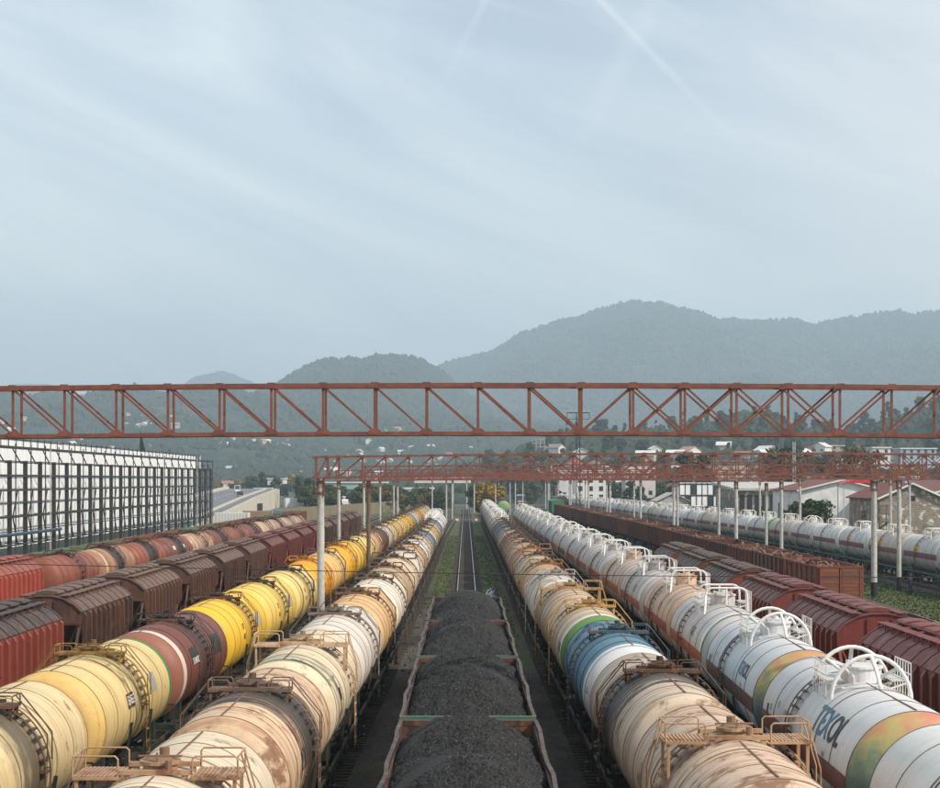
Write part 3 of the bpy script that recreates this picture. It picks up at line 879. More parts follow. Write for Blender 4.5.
# ------------------------------------------------------------------ L2: yellow tankers
GL2 = 'yellow tankers in the second row left of the coal wagons'
L2 = [
 ('pale yellow tanker with black spill down its middle', rgb(220,198,150), 'oil_slim', .5, .46, dict(metal=rgb(70,62,50))),
 ('cream-yellow tanker with dark number panel', rgb(218,192,132), 'oil_slim', .45, .26, dict(farring=rgb(50,130,66), metal=rgb(150,118,58), cap=rgb(222,184,112))),
 ('brown tanker with rust-stained white near end', rgb(110,62,52), 'oil_slim', .4, .4, dict(cap=rgb(150,96,78), ringc=rgb(206,188,172), metal=rgb(48,42,40))),
 ('bright yellow tanker behind the brown one', rgb(232,186,54), 'oil_slim', .22, .34, dict(metal=rgb(60,50,42))),
 ('light yellow tanker with grey side patch', rgb(228,194,96), 'oil_slim', .25, .3, dict(metal=rgb(60,50,42))),
 ('pale yellow tanker with a short row of letters', rgb(230,200,124), 'oil_slim', .3, .3, dict(metal=rgb(62,52,42), farring=rgb(220,150,30))),
 ('deep orange-yellow tanker with orange fittings', rgb(232,164,26), 'oil_slim', .2, .12, dict(metal=rgb(186,122,34))),
 ('peach-yellow tanker half behind the grey post', rgb(224,184,116), 'oil_slim', .3, .15, {}),
 ('golden yellow tanker right of the grey post', rgb(232,172,34), 'oil_slim', .2, .15, dict(metal=rgb(150,104,38))),
 ('yellow tanker with dark hatch', rgb(226,184,70), 'oil_slim', .3, .25, {}),
 ('lemon-cream tanker', rgb(222,198,124), 'oil_slim', .3, .2, {}),
 ('rusty peach tanker', rgb(204,162,116), 'oil_slim', .6, .3, {}),
 ('dark brown tanker beside the brown pole', rgb(96,62,52), 'oil_slim', .4, .3, {}),
 ('greyish white tanker', rgb(190,180,164), 'oil_slim', .4, .2, {}),
 ('cream tanker with dark band', rgb(214,186,132), 'oil_slim', .4, .4, {}),
 ('yellow-tan tanker', rgb(212,172,94), 'oil_slim', .4, .2, {}),
 ('pale yellow tanker with stained top', rgb(218,190,120), 'oil_slim', .3, .3, {}),
 ('yellow tanker', rgb(224,180,66), 'oil_slim', .3, .2, {}),
 ('golden tanker', rgb(222,168,44), 'oil_slim', .3, .15, {}),
 ('grey-green tanker', rgb(150,156,130), 'oil_slim', .4, .2, {}),
 ('white tanker', rgb(206,200,184), 'oil_slim', .4, .2, {}),
 ('dull yellow tanker', rgb(206,172,92), 'oil_slim', .4, .2, {}),
 ('orange tanker', rgb(206,140,56), 'oil_slim', .4, .2, {}),
 ('cream tanker', rgb(212,190,140), 'oil_slim', .4, .2, {}),
 ('yellowish tanker', rgb(210,178,100), 'oil_slim', .4, .2, {}),
 ('tan tanker', rgb(196,168,120), 'oil_slim', .5, .2, {}),
 ('pale grey tanker', rgb(188,190,180), 'oil_slim', .3, .1, {}),
]
y = 39.6
for k, (lb, colr, kd, ru, oi_, op) in enumerate(L2):
    t = tanker(kd, 'L2', y, lb + ', %s in the yellow row' % ORD[k], GL2, colr, y < 90, ru, oi_, **op)
    if k == 0:
        wrap_panel(-3.55, -3.25, 72, 86, 1, t, BLK, R_); wrap_letters('Б', .3, -3.52, 84, 1, t, WHT, R_, .004)
        wrap_letters('ЦНХЛ', .5, -4.3, 98, 1, t, rgb(120,104,70), R_)
    if k == 1:
        wrap_panel(-1.9, -1.0, 70, 86, 1, t, rgb(66,44,38), R_)
        wrap_letters('БАБЕИ', .33, -1.86, 82, 1, t, WHT, R_, .004)
        wrap_panel(1.6, 2.5, 62, 84, 1, t, rgb(150,150,140), R_, 'grey_patch')
    if k == 2:
        wrap_panel(-2.9, -1.5, 60, 82, 1, t, BLK, R_); wrap_letters('51304032', .3, -2.85, 82, 1, t, WHT, R_, .004)
        wrap_panel(1.6, 3.5, 58, 86, 1, t, BLK, R_)
    if k in (3, 4, 5, 6, 8):
        wrap_panel(1.7, 3.1, 62, 86, 1, t, rgb(160,158,140), R_, 'grey_patch')
        wrap_letters('507', .34, -2.4, 76, 1, t, rgb(70,70,56), R_); wrap_letters('480', .34, -2.4, 92, 1, t, rgb(70,70,56), R_)
    y += 12.02

# ------------------------------------------------------------------ R1: tankers right of the coal
GR1 = 'tankers in the first row right of the coal wagons'
R1 = [
 ('peach-tan tanker with rusty slatted decks', rgb(214,186,160), 'oil_wide', .85, .24, dict(metal=rgb(180,146,112))),
 ('tan tanker with its top blackened by spilt oil', rgb(208,190,166), 'oil_slim', .75, .74, dict(metal=rgb(86,64,46))),
 ('blue tanker with a broad white near end', rgb(84,126,146), 'oil_slim', .12, .12, dict(cap=rgb(214,214,214), ringc=rgb(216,216,216), metal=rgb(56,88,104), seam=rgb(40,62,74))),
 ('tan tanker with green near end inside a white band', rgb(208,184,154), 'oil_slim', .35, .1, dict(cap=rgb(100,142,74), ringc=WHT, metal=rgb(190,152,90))),
 ('beige tanker with tall slatted decks', rgb(198,172,142), 'oil_wide', .5, .1, dict(metal=rgb(184,148,98))),
 ('pale grey-white tanker with white hatch fittings', rgb(210,202,194), 'oil_slim', .3, .1, dict(metal=rgb(170,166,158))),
 ('tan tanker with olive-brown ladder', rgb(202,164,124), 'oil_slim', .5, .3, dict(metal=rgb(140,100,60))),
 ('beige tanker with pale green end inside a white band', rgb(196,170,142), 'oil_slim', .4, .2, dict(cap=rgb(146,164,124), ringc=WHT)),
 ('brownish tan tanker with wide decks', rgb(190,150,112), 'oil_wide', .6, .3, dict(metal=rgb(150,110,76))),
 ('grey-beige tanker', rgb(184,164,140), 'oil_slim', .5, .3, {}),
 ('tan tanker streaked dark', rgb(180,148,116), 'oil_slim', .6, .4, {}),
 ('brown tanker with rusty decks', rgb(146,108,84), 'oil_slim', .7, .4, {}),
 ('beige tanker', rgb(196,172,144), 'oil_slim', .5, .2, {}),
 ('blue-grey tanker', rgb(104,132,150), 'oil_slim', .3, .3, dict(ringc=WHT)),
 ('blue tanker, the farther of two blues', rgb(88,122,142), 'oil_slim', .3, .2, {}),
 ('dark grey tanker', rgb(116,110,106), 'oil_slim', .4, .5, {}),
 ('grey-beige tanker with white band', rgb(176,160,142), 'oil_slim', .4, .3, dict(ringc=WHT)),
]
y = 34.8
for k, (lb, colr, kd, ru, oi_, op) in enumerate(R1):
    t = tanker(kd, 'R1', y, lb + ', %s right of the coal' % ORD[k], GR1, colr, y < 100, ru, oi_, **op)
    if k == 3: wrap_panel(-4.3, -3.6, 74, 88, -1, t, rgb(90,98,116), R_)
    y += 12.02
k = 0
while y < 390:
    tanker('gas_flat' if k % 3 else 'gas_round', 'R1', y + .9, 'greyish white gas tanker, %s of those ending the row right of the coal' % ORD[k], 'white gas tankers in the far part of the row right of the coal', rgb(196,192,188), False, .3, stripe=rgb(150,128,120))
    y += 13.7; k += 1

# ------------------------------------------------------------------ R2: white gas tankers
m_, t_, b_ = newmat('mottled_rainbow_paint')
v_ = objvec(t_, (1, 1, 1)); tcx = N(t_, 'ShaderNodeTexCoord'); sp = N(t_, 'ShaderNodeSeparateXYZ'); t_.links.new(tcx.outputs['Object'], sp.inputs[0])
zz = math_(t_, 'ADD', mrange(t_, sp.outputs['Z'], 1.3, 4.3), math_(t_, 'MULTIPLY', math_(t_, 'SUBTRACT', noise(t_, v_, 1.7, 5, 0.65), 0.5), 0.75))
rp = ramp(t_, zz, [(0.0, (0.06, 0.09, 0.07, 1)), (1.0, (0.48, 0.17, 0.11, 1)), (0.40, (0.09, 0.15, 0.15, 1)), (0.62, (0.16, 0.22, 0.14, 1)), (0.80, (0.40, 0.33, 0.12, 1))])
t_.links.new(rp.outputs['Color'], b_.inputs['Base Color']); b_.inputs['Roughness'].default_value = 0.6
M['rainbow'] = m_
GR2 = 'white gas tankers in the second row right of the coal wagons'
R2 = [
 ('white gas tanker cut off by the corner of the view', WHT, 'gas_round', .15, dict(cap=GREEN)),
 ('white gas tanker with large TEXOL lettering and mottled rainbow end', rgb(212,212,212), 'gas_round', .22, dict(cap='rainbow')),
 ('white gas tanker with small TEXOL lettering and red-green mottled end', rgb(208,210,212), 'gas_round', .22, dict(cap='rainbow')),
 ('white gas tanker with squared cage and thin green arc', rgb(196,192,190), 'gas_flat', .25, dict(ringc=WHT, stripe=rgb(160,84,58))),
 ('peach-stained gas tanker with rusty cage', rgb(206,176,150), 'gas_flat', .55, dict(stripe=rgb(150,72,58))),
 ('grey-white gas tanker with wide white end band', rgb(190,184,180), 'gas_flat', .3, dict(ringc=WHT, stripe=rgb(160,84,58))),
 ('pinkish beige gas tanker with tall cage', rgb(196,176,160), 'gas_flat', .4, dict(stripe=rgb(160,84,58))),
 ('grey-white gas tanker with pale end band', rgb(186,184,184), 'gas_flat', .3, dict(ringc=WHT, stripe=rgb(150,84,64))),
 ('white gas tanker with thin green arc', rgb(194,190,186), 'gas_flat', .3, dict(farring=GREEN, stripe=rgb(150,84,64))),
 ('greyish gas tanker', rgb(186,184,182), 'gas_flat', .3, dict(stripe=rgb(150,84,64))),
]
y = 30.3
k = 0
while y < 322:
    lb, colr, kd, ru, op = R2[k] if k < len(R2) else (('light grey gas tanker with pipe cage', 'white gas tanker with dusty sides', 'pale beige gas tanker with pipe cage')[k % 3],
        (rgb(188,188,188), rgb(200,198,196), rgb(192,184,174))[k % 3], 'gas_flat' if k % 2 else 'gas_round', .3, dict(ringc=WHT if k % 4 == 0 else None, stripe=rgb(150,84,64) if k % 2 else None))
    op = dict(op); rb = op.get('cap') == 'rainbow'
    if rb: op['cap'] = None
    t = tanker(kd, 'R2', y, lb + ', %s in the white row' % ORD[k], GR2, colr, y < 100, ru, 0.0, seam=rgb(110,106,102), **op)
    P, L, h, R, top = TM[kd, y < 100]
    if rb:
        for o in t.children:
            if o.name.startswith('end_cap') and o.data == P['end_cap']:
                o.data = P['end_cap'].copy(); o.data.materials.clear(); o.data.materials.append(M['rainbow'])
                o['label'] = 'end cap mottled red, yellow and teal'
    if k in (1, 2):
        big = k == 1
        s_ = .98 if big else .60
        y0 = -1.2 if big else -1.9
        a = wrap_letters('TEX', s_, y0, 70 if big else 72, -1, t, rgb(74,124,148), R)
        a['label'] = 'blue-grey letters'
        wrap_letters('OL', s_, y0 - 1.72*s_*1.08, 70 if big else 72, -1, t, rgb(42,46,52), R)
        for q, (yy, aa, tx, ss) in enumerate(((-3.0, 84, '508', .17), (-3.1, 89, '74 80', .17), (3.6, 74, '17', .26), (4.6, 80, '20', .22), (-1.6, 112, '2021 05 74', .16), (2.5, 76, '507 480', .2))):
            wrap_letters(tx, ss, yy, aa, -1, t, rgb(96,100,104), R)
        wrap_panel(h-1.5, h-1.35, 76, 90, -1, t, BLK, R, 'small_plate')
    if k == 3: wrap_panel(-h+.50, -h+.66, -95, 70, 1, t, rgb(104,150,74), R, 'green_arc')
    if 3 <= k <= 8:
        wrap_letters('GAZ' if k % 2 else 'OIL', .5, -1.6, 72, -1, t, rgb(70,74,80), R)
    y += 13.75; k += 1

# ------------------------------------------------------------------ R5: distant gas tankers
y = 143.0; k = 0
while y < 560:
    colr = (WHT, rgb(204,202,198), rgb(196,188,176), rgb(206,206,206))[k % 4]
    lb = ('white gas tanker', 'pale grey gas tanker', 'cream gas tanker', 'white gas tanker with green end band')[k % 4]
    t = tanker('gas_flat' if k % 5 else 'gas_round', 'R5', y, lb + ' by the warehouses, %s from the right edge' % ORD[k], 'gas tankers in the far row by the warehouses', colr, False, .3,
               ringc=WHT if k % 2 else None, farring=rgb(70,150,130) if k % 4 == 3 else (GREEN if k % 6 == 2 else None), cap=GREEN if k % 8 == 7 else None, stripe=rgb(128,84,92), frame=rgb(70,104,104))
    if k in (1, 2, 3): wrap_panel(.5, 2.3, 62, 82, -1, t, rgb(214,168,40), 1.56, 'yellow_placard', .1)
    y += 13.75; k += 1

# ------------------------------------------------------------------ L4: rusty tankers at left
y = 120.3
for k in range(12):
    colr = (rgb(138,76,58), rgb(170,128,98), rgb(142,78,60), rgb(118,66,54), rgb(182,150,122), rgb(116,64,54), rgb(134,74,58), rgb(120,68,56), rgb(190,164,136), rgb(178,148,124), rgb(176,158,140), rgb(186,146,118))[k]
    lb = ('dark red-brown', 'rust and cream flaking', 'reddish brown', 'brown', 'cream and rust patched', 'dark maroon', 'brown', 'dark brown', 'whitish, heavily rusted', 'peeling cream and rust', 'grey and rust', 'pale rust')[k]
    t = tanker('oil_slim', 'L4', y, lb + ' tanker below the steel frame, %s of the row' % ORD[k], 'rusty tankers below the steel frame', colr, False, .9, .55 if k in (1, 2, 3, 5, 7, 9) else .3,
           ringc=rgb(196,176,150) if k in (1, 4, 8) else None, metal=rgb(60,40,34), frame=rgb(58,40,34))
    if k == 3: wrap_panel(-3.6, -2.6, 56, 70, 1, t, rgb(200,196,190), R_, 'number_panel')
    if k == 3: wrap_panel(.9, 1.9, 56, 70, 1, t, rgb(200,196,190), R_, 'number_panel')
    y += 12.02

# ------------------------------------------------------------------ hoppers
def hopper_meshes(near, L=14.72):
    P = {}
    hl = 5.45; w = 1.55; ze = 3.80; zb = 1.45
    tz = [(-w, ze), (-1.25, 4.10), (-.8, 4.36), (-.3, 4.47), (.3, 4.47), (.8, 4.36), (1.25, 4.10), (w, ze)]
    # body: side walls and floor chutes
    for s, nm in ((-1, 'side_l'), (1, 'side_r')):
        mb = MB()
        xi = s*(w-.06)
        a, b = sorted((xi, s*w))
        # upper edge full length, lower edge shortened by the sloping ends
        pts = [(-hl, ze), (hl, ze), (hl-.35, 2.3), (hl-1.5, zb), (-hl+1.5, zb), (-hl+.35, 2.3)]
        vs = [(a, p[0], p[1]) for p in pts] + [(b, p[0], p[1]) for p in pts]
        mb.add(vs, [tuple(range(6)), tuple(range(11, 5, -1))] + [(i, (i+1) % 6, 6+(i+1) % 6, 6+i) for i in range(6)])
        P[nm] = mb.mesh('side_wall')
    n = 11
    P['rib'] = MB().prism([(0, ze-.03), (0, zb+.1), (.05, zb+.14), (.16, zb+.4), (.16, ze-.22), (.05, ze-.05)], -.10, .10).mesh('side_rib')
    # the rib prism is built for the +X flank at x=0..0.12
    mb = MB()
    for s in (-1, 1):
        for k in range(n):
            y = -hl + .3 + (2*hl-.6)*k/(n-1)
            lo = zb+.1 if abs(y) < hl-1.5 else 2.4 - .6*(hl-abs(y))/1.5
            mb.box(min(s*w, s*(w+.12)), max(s*w, s*(w+.15)), y-.10, y+.10, lo, ze-.08)
    P['ribs'] = mb.mesh('side_ribs')
    # end walls: gable panel, then slope inwards
    for s, nm in ((-1, 'end_n'), (1, 'end_f')):
        mb = MB()
        poly = tz + [(w, 3.25), (-w, 3.25)]
        mb.prism(poly, min(s*hl, s*(hl-.05)), max(s*hl, s*(hl-.05)))
        a = s*(hl-.05); b = s*(hl-1.7)
        mb.add([(-w+.06, a, 3.25), (w-.06, a, 3.25), (w-.06, b, 1.3), (-w+.06, b, 1.3), (-w+.06, a-s*.05, 3.25), (w-.06, a-s*.05, 3.25), (w-.06, b-s*.05, 1.3), (-w+.06, b-s*.05, 1.3)],
               [(0,1,2,3),(4,5,6,7),(0,1,5,4),(2,3,7,6),(1,2,6,5),(0,3,7,4)])
        P[nm] = mb.mesh('end_wall')
        mb = MB()
        e = s*(hl+.03)
        mb.bar((-w, e, 3.3), (w, e, 3.3), .1, .1)
        for q in (-1, 1):
            mb.bar((q*(w-.08), s*(hl-.05), 3.2), (q*(w-.15), s*(L/2-.5), 1.1), .1)
            mb.bar((q*(w-.1), e, 3.25), (q*.35, s*(hl-.6), 1.2), .09)
        for x in np.arange(-.45, .46, .9): mb.bar((x, e+s*.02, 1.3), (x, e+s*.02, 4.3), .04)
        P[nm+'_brace'] = mb.mesh('end_brace')
    # roof
    mb = MB()
    outer = [(x*1.03, z+.012) for x, z in tz]; inner = [(x*1.0, z-.03) for x, z in tz]
    vs = [(x, -hl-.06, z) for x, z in outer] + [(x, hl+.06, z) for x, z in outer] + [(x, -hl-.06, z) for x, z in inner] + [(x, hl+.06, z) for x, z in inner]
    m = 8
    fs = [(i, i+1, m+i+1, m+i) for i in range(m-1)] + [(2*m+i, 3*m+i, 3*m+i+1, 2*m+i+1) for i in range(m-1)]
    fs += [(i, 2*m+i, 2*m+i+1, i+1) for i in range(m-1)] + [(m+i, m+i+1, 3*m+i+1, 3*m+i) for i in range(m-1)]
    fs += [(0, m, 3*m, 2*m), (m-1, 3*m-1, 4*m-1, 2*m-1)]
    mb.add(vs, fs)
    P['roof'] = mb.mesh('roof')
    mb = MB()
    for k in range(9):
        y = -hl + .2 + (2*hl-.4)*k/8
        for i in range(m-1):
            mb.bar((outer[i][0], y, outer[i][1]+.01), (outer[i+1][0], y, outer[i+1][1]+.01), .05, .03)
    P['roof_seams'] = mb.mesh('roof_seams')
    mb = MB()
    for i in range(m-1): mb.bar((outer[i][0], 0, outer[i][1]+.01), (outer[i+1][0], 0, outer[i+1][1]+.01), .05, .03)
    P['one_roof_seam'] = mb.mesh('roof_seam')
    # walkway boards beside the hatches
    mb = MB()
    for s in (-1, 1):
        for dx in (0, .12, .24): mb.box(s*(.72+dx)-.045, s*(.72+dx)+.045, -hl, hl, 4.46, 4.49)
        for k in range(12 if near else 7):
            y = -hl+.3 + (2*hl-.6)*k/(11 if near else 6)
            mb.bar((s*.7, y, 4.44), (s*1.05, y, 4.44), .05); mb.bar((s*1.02, y, 4.2), (s*1.02, y, 4.45), .04)
    P['walkway'] = mb.mesh('roof_walkway')
    mb = MB()
    mb.prism([(-.48, .0), (.48, 0), (.50, .05), (.42, .12), (0, .17), (-.42, .12), (-.50, .05)], -.62, .62)
    P['hatch'] = mb.mesh('roof_hatch')
    mb = MB()
    mb.box(-.28, .28, -L/2+.42, L/2-.42, .95, 1.2)
    for s in (-1, 1):
        mb.box(-1.35, 1.35, min(s*(L/2-.6), s*(L/2-.42)), max(s*(L/2-.6), s*(L/2-.42)), .95, 1.25)
        mb.box(-1.3, 1.3, min(s*(L/2-1.5), s*(L/2-.6)), max(s*(L/2-1.5), s*(L/2-.6)), 1.2, 1.24)
        for q in (-1, 1): mb.box(s*.2-.5, s*.2+.5, q*2.2-.8, q*2.2+.8, .55, 1.45)
    P['frame'] = coupler_mb(L, mb).mesh('frame')
    return P, L, hl, n, w
HM = {True: hopper_meshes(True), False: hopper_meshes(False)}
def hopper(row, Y, label, group, color, roofc, near, rust=.5, wide_ribs=False):
    P, L, hl, n, w = HM[near]
    root = thing('hopper_wagon', label, 'hopper wagon', (ROW[row](Y), Y, 0), head(row, Y), group)
    def p(nm, key, col=color, rs=rust, par=None, **k):
        o = ob(nm, P[key], M['paint'], par or root, color=col, **k); o['rust'] = rs; return o
    for s in 'lr': p('side_wall', 'side_'+s)
    if near:
        for s in (-1, 1):
            for k in range(n):
                y = -hl+.3+(2*hl-.6)*k/(n-1)
                sc = 1.0 if abs(y) < hl-1.5 else .62
                p('side_rib', 'rib', par=None, loc=(s*(w+.003), y, (1-sc)*3.8), rz=0 if s > 0 else PI, scale=(1, 1, sc))
    else:
        tag(p('side_ribs', 'ribs'), kind='stuff')
    for q in ('end_n', 'end_f'):
        e = p('end_wall', q); p('end_brace', q+'_brace', par=e)
    r = p('roof', 'roof', roofc, rust+.1)
    sc_ = tuple([c*.6 for c in roofc[:3]]+[1])
    if near:
        for k in range(9): p('roof_seam', 'one_roof_seam', sc_, par=r, loc=(0, -hl + .2 + (2*hl-.4)*k/8, 0))
    else: tag(p('roof_seams', 'roof_seams', sc_, par=r), kind='stuff')
    p('roof_walkway', 'walkway', tuple([c*1.15 for c in roofc[:3]]+[1]), .4, r)
    for k in range(6):
        p('roof_hatch', 'hatch', roofc, .5, r, loc=(0, -hl + 1.1 + (2*hl-2.2)*k/5, 4.5))
    p('frame', 'frame', (0.05, 0.035, 0.03, 1), .5)
    put_bogies(root, (-L/2+2.3, L/2-2.3), near, (0.045, 0.035, 0.03, 1))
    return root
HB = rgb(92, 62, 52); HBR = rgb(96, 74, 62); HR = rgb(150, 72, 56); HRR = rgb(108, 60, 50)
for k in range(15):
    Y = 57.5 + 7.36 + 14.6*k - 0.6
    red = k in (0,); maroon = k in (6, 7, 8, 9)
    c_ = rgb(128, 62, 52) if red else (rgb(98, 48, 44) if maroon else (rgb(84,60,50), rgb(74,54,47), rgb(88,64,54))[k % 3])
    rc = rgb(58, 48, 46) if red else (rgb(104, 62, 56) if maroon else (rgb(98,78,66), rgb(92,72,62))[k % 2])
    lb = 'brick-red ribbed hopper wagon with sooty roof' if red else ('maroon hopper wagon' if maroon else ('dark brown hopper wagon with grey-brown roof', 'brown covered hopper wagon', 'dull brown hopper wagon with dusty roof')[k % 3])
    hopper('L3', Y, lb + ', %s in the left hopper row' % ORD[k], 'hopper wagons in the row beyond the yellow tankers', c_, rc, Y < 110, .5)
for k, Y in enumerate((89.5, 104.5)):
    hopper('L4', Y, ('brick-red ribbed wagon at the left edge below the steel frame', 'brick-red ribbed wagon coupled in front of the rusty tankers')[k], 'red ribbed wagons at the left edge', rgb(160,74,60), rgb(136,74,62), Y < 110, .5)
for k in range(6):
    Y = 54.4 + 14.72*k
    c_ = (rgb(104,50,43), rgb(112,51,44), rgb(112,56,46), rgb(118,60,48), rgb(90,58,48), rgb(96,62,50))[k]
    rc = (rgb(112,56,52), rgb(106,58,54), rgb(104,60,56), rgb(84,64,58), rgb(76,64,58), rgb(84,68,60))[k]
    hopper('R3', Y, ('dark red hopper wagon with bright red roof hatches at the right edge', 'dark red hopper wagon with red hatches, behind the TEXOL tanker', 'maroon hopper wagon with ridged roof beside the peach tanker',
                     'reddish brown hopper wagon with dark ridged roof', 'dark brown hopper wagon with grey ridged roof', 'farthest brown hopper wagon of the short right-hand row')[k],
           'hopper wagons in the short row right of the white tankers', c_, rc, Y < 110, .45)

# ------------------------------------------------------------------ open wagons
def gondola_meshes(L=13.92, hw=1.5, zt=3.5):
    P = {}
    hl = L/2 - .3; zb = 1.3
    for s, nm in ((-1, 'side_l'), (1, 'side_r')):
        P[nm] = MB().box(min(s*(hw-.04), s*hw), max(s*(hw-.04), s*hw), -hl, hl, zb, zt-.1).mesh('side_wall')
        # dented top chord
        mb = MB(); r = random.Random(5+s)
        ys = np.linspace(-hl, hl, 10)
        off = [r.uniform(-.07, .045)*r.choice((.3,1,1)) for _ in ys]
        for a in range(9):
            mb.bar((s*(hw+.02)+off[a], ys[a], zt-.05+off[a]*.4), (s*(hw+.02)+off[a+1], ys[a+1], zt-.05+off[a+1]*.4), .09, .11)
        P[nm+'_chord'] = mb.mesh('top_chord')
        mb = MB()
        for k in range(8):
            y = -hl+.15+(2*hl-.3)*k/7
            mb.box(min(s*hw, s*(hw+.1)), max(s*hw, s*(hw+.1)), y-.09, y+.09, zb-.1, zt-.11)
        for k in range(7):
            for q in (.33, .66):
                y = -hl+.15+(2*hl-.3)*(k+q)/7
                mb.box(min(s*hw, s*(hw+.05)), max(s*hw, s*(hw+.05)), y-.05, y+.05, zb+.1, zt-.2)
        P[nm+'_ribs'] = mb.mesh('side_ribs')
    P['rib'] = MB().box(0, .1, -.09, .09, zb-.1, zt-.11).mesh('side_rib')
    for s, nm in ((-1, 'end_n'), (1, 'end_f')):
        mb = MB().box(-hw+.04, hw-.04, min(s*hl, s*(hl-.05)), max(s*hl, s*(hl-.05)), zb, zt-.1)
        P[nm] = mb.mesh('end_wall')
        P[nm+'_beam'] = MB().box(-hw-.06, hw+.06, min(s*(hl-.06), s*(hl+.08)), max(s*(hl-.06), s*(hl+.08)), zt-.12, zt+.01).mesh('end_beam')
        mb = MB()
        for x in (-hw+.12, -.04, hw-.2): mb.box(x, x+.12, min(s*hl, s*(hl+.1)), max(s*hl, s*(hl+.1)), zb-.1, zt-.18)
        P[nm+'_posts'] = mb.mesh('end_post')
    P['plank'] = MB().box(-.62, .62, -.03, .03, 0, .235).mesh('plank')
    P['floor'] = MB().box(-hw+.04, hw-.04, -hl+.05, hl-.05, zb-.02, zb+.04).mesh('floor')
    mb = MB().box(-.28, .28, -L/2+.4, L/2-.4, .95, 1.27)
    for s in (-1, 1): mb.box(-1.4, 1.4, min(s*(L/2-.5), s*(L/2-.35)), max(s*(L/2-.5), s*(L/2-.35)), .98, 1.27)
    P['frame'] = coupler_mb(L, mb).mesh('frame')
    return P, L, hl
GM = gondola_meshes(); GMC = gondola_meshes(14.6, 1.60, 3.55)
def gondola(row, Y, label, group, color, near=False, rust=.7, beam=None, chord=None, meshes=None, planks=False, rz=None):
    P, L, hl = meshes or GM
    root = thing('open_wagon', label, 'open wagon', (ROW[row](Y), Y, 0), head(row, Y) if rz is None else rz, group)
    def p(nm, key, col=color, rs=rust, par=None, **k):
        o = ob(nm, P[key], M['paint'], par or root, color=col, **k); o['rust'] = rs; return o
    for s, q in (('l', -1), ('r', 1)):
        sw = p('side_wall', 'side_'+s); p('top_chord', 'side_'+s+'_chord', chord or color, .5)
        if near:
            for k in range(8): p('side_rib', 'rib', par=sw, loc=(q*(1.6 if meshes else 1.5)+q*.002, -hl+.15+(2*hl-.3)*k/7, 0), rz=0 if q > 0 else PI)
        else: tag(p('side_ribs', 'side_'+s+'_ribs', par=sw), kind='stuff')
    for q in ('end_n', 'end_f'):
        e = p('end_wall', q); p('end_beam', q+'_beam', (beam or color) if q == 'end_n' or row != 'C' else color, .8, e); p('end_post', q+'_posts', par=e)
        if planks and q == 'end_n':
            for s in (-1, 1):
                for k in range(8):
                    o = ob('plank', P['plank'], M['paint'], e, (s*.73, -hl-.035, 1.36+k*.25), color=(random.uniform(.15,.24), random.uniform(.058,.085), .038, 1)); o['rust'] = .5
    p('floor', 'floor'); p('frame', 'frame', (0.05, 0.04, 0.035, 1), .5)
    put_bogies(root, (-L/2+2.2, L/2-2.2), near, (0.04, 0.034, 0.03, 1))
    return root

# fields of value noise for heaps and hills
def vnoise(X, Y, seed):
    r = np.random.default_rng(seed); T = r.random((256, 256))
    xi = np.floor(X).astype(int); yi = np.floor(Y).astype(int); fx = X - xi; fy = Y - yi
    fx = fx*fx*(3-2*fx); fy = fy*fy*(3-2*fy)
    a = T[xi % 256, yi % 256]; b = T[(xi+1) % 256, yi % 256]; c_ = T[xi % 256, (yi+1) % 256]; d = T[(xi+1) % 256, (yi+1) % 256]
    return (a*(1-fx)+b*fx)*(1-fy) + (c_*(1-fx)+d*fx)*fy
def fbm(X, Y, seed, oct_=4, gain=.5):
    s = 0; a = 1; tot = 0
    for k in range(oct_):
        s = s + a*vnoise(X*2**k + 17.3*k, Y*2**k + 9.1*k, seed+k); tot += a; a *= gain
    return s/tot
def grid_faces(nx, ny):
    i, j = np.meshgrid(np.arange(nx-1), np.arange(ny-1), indexing='ij')
    a = (i*ny + j).ravel()
    return np.stack([a, a+ny, a+ny+1, a+1], 1)

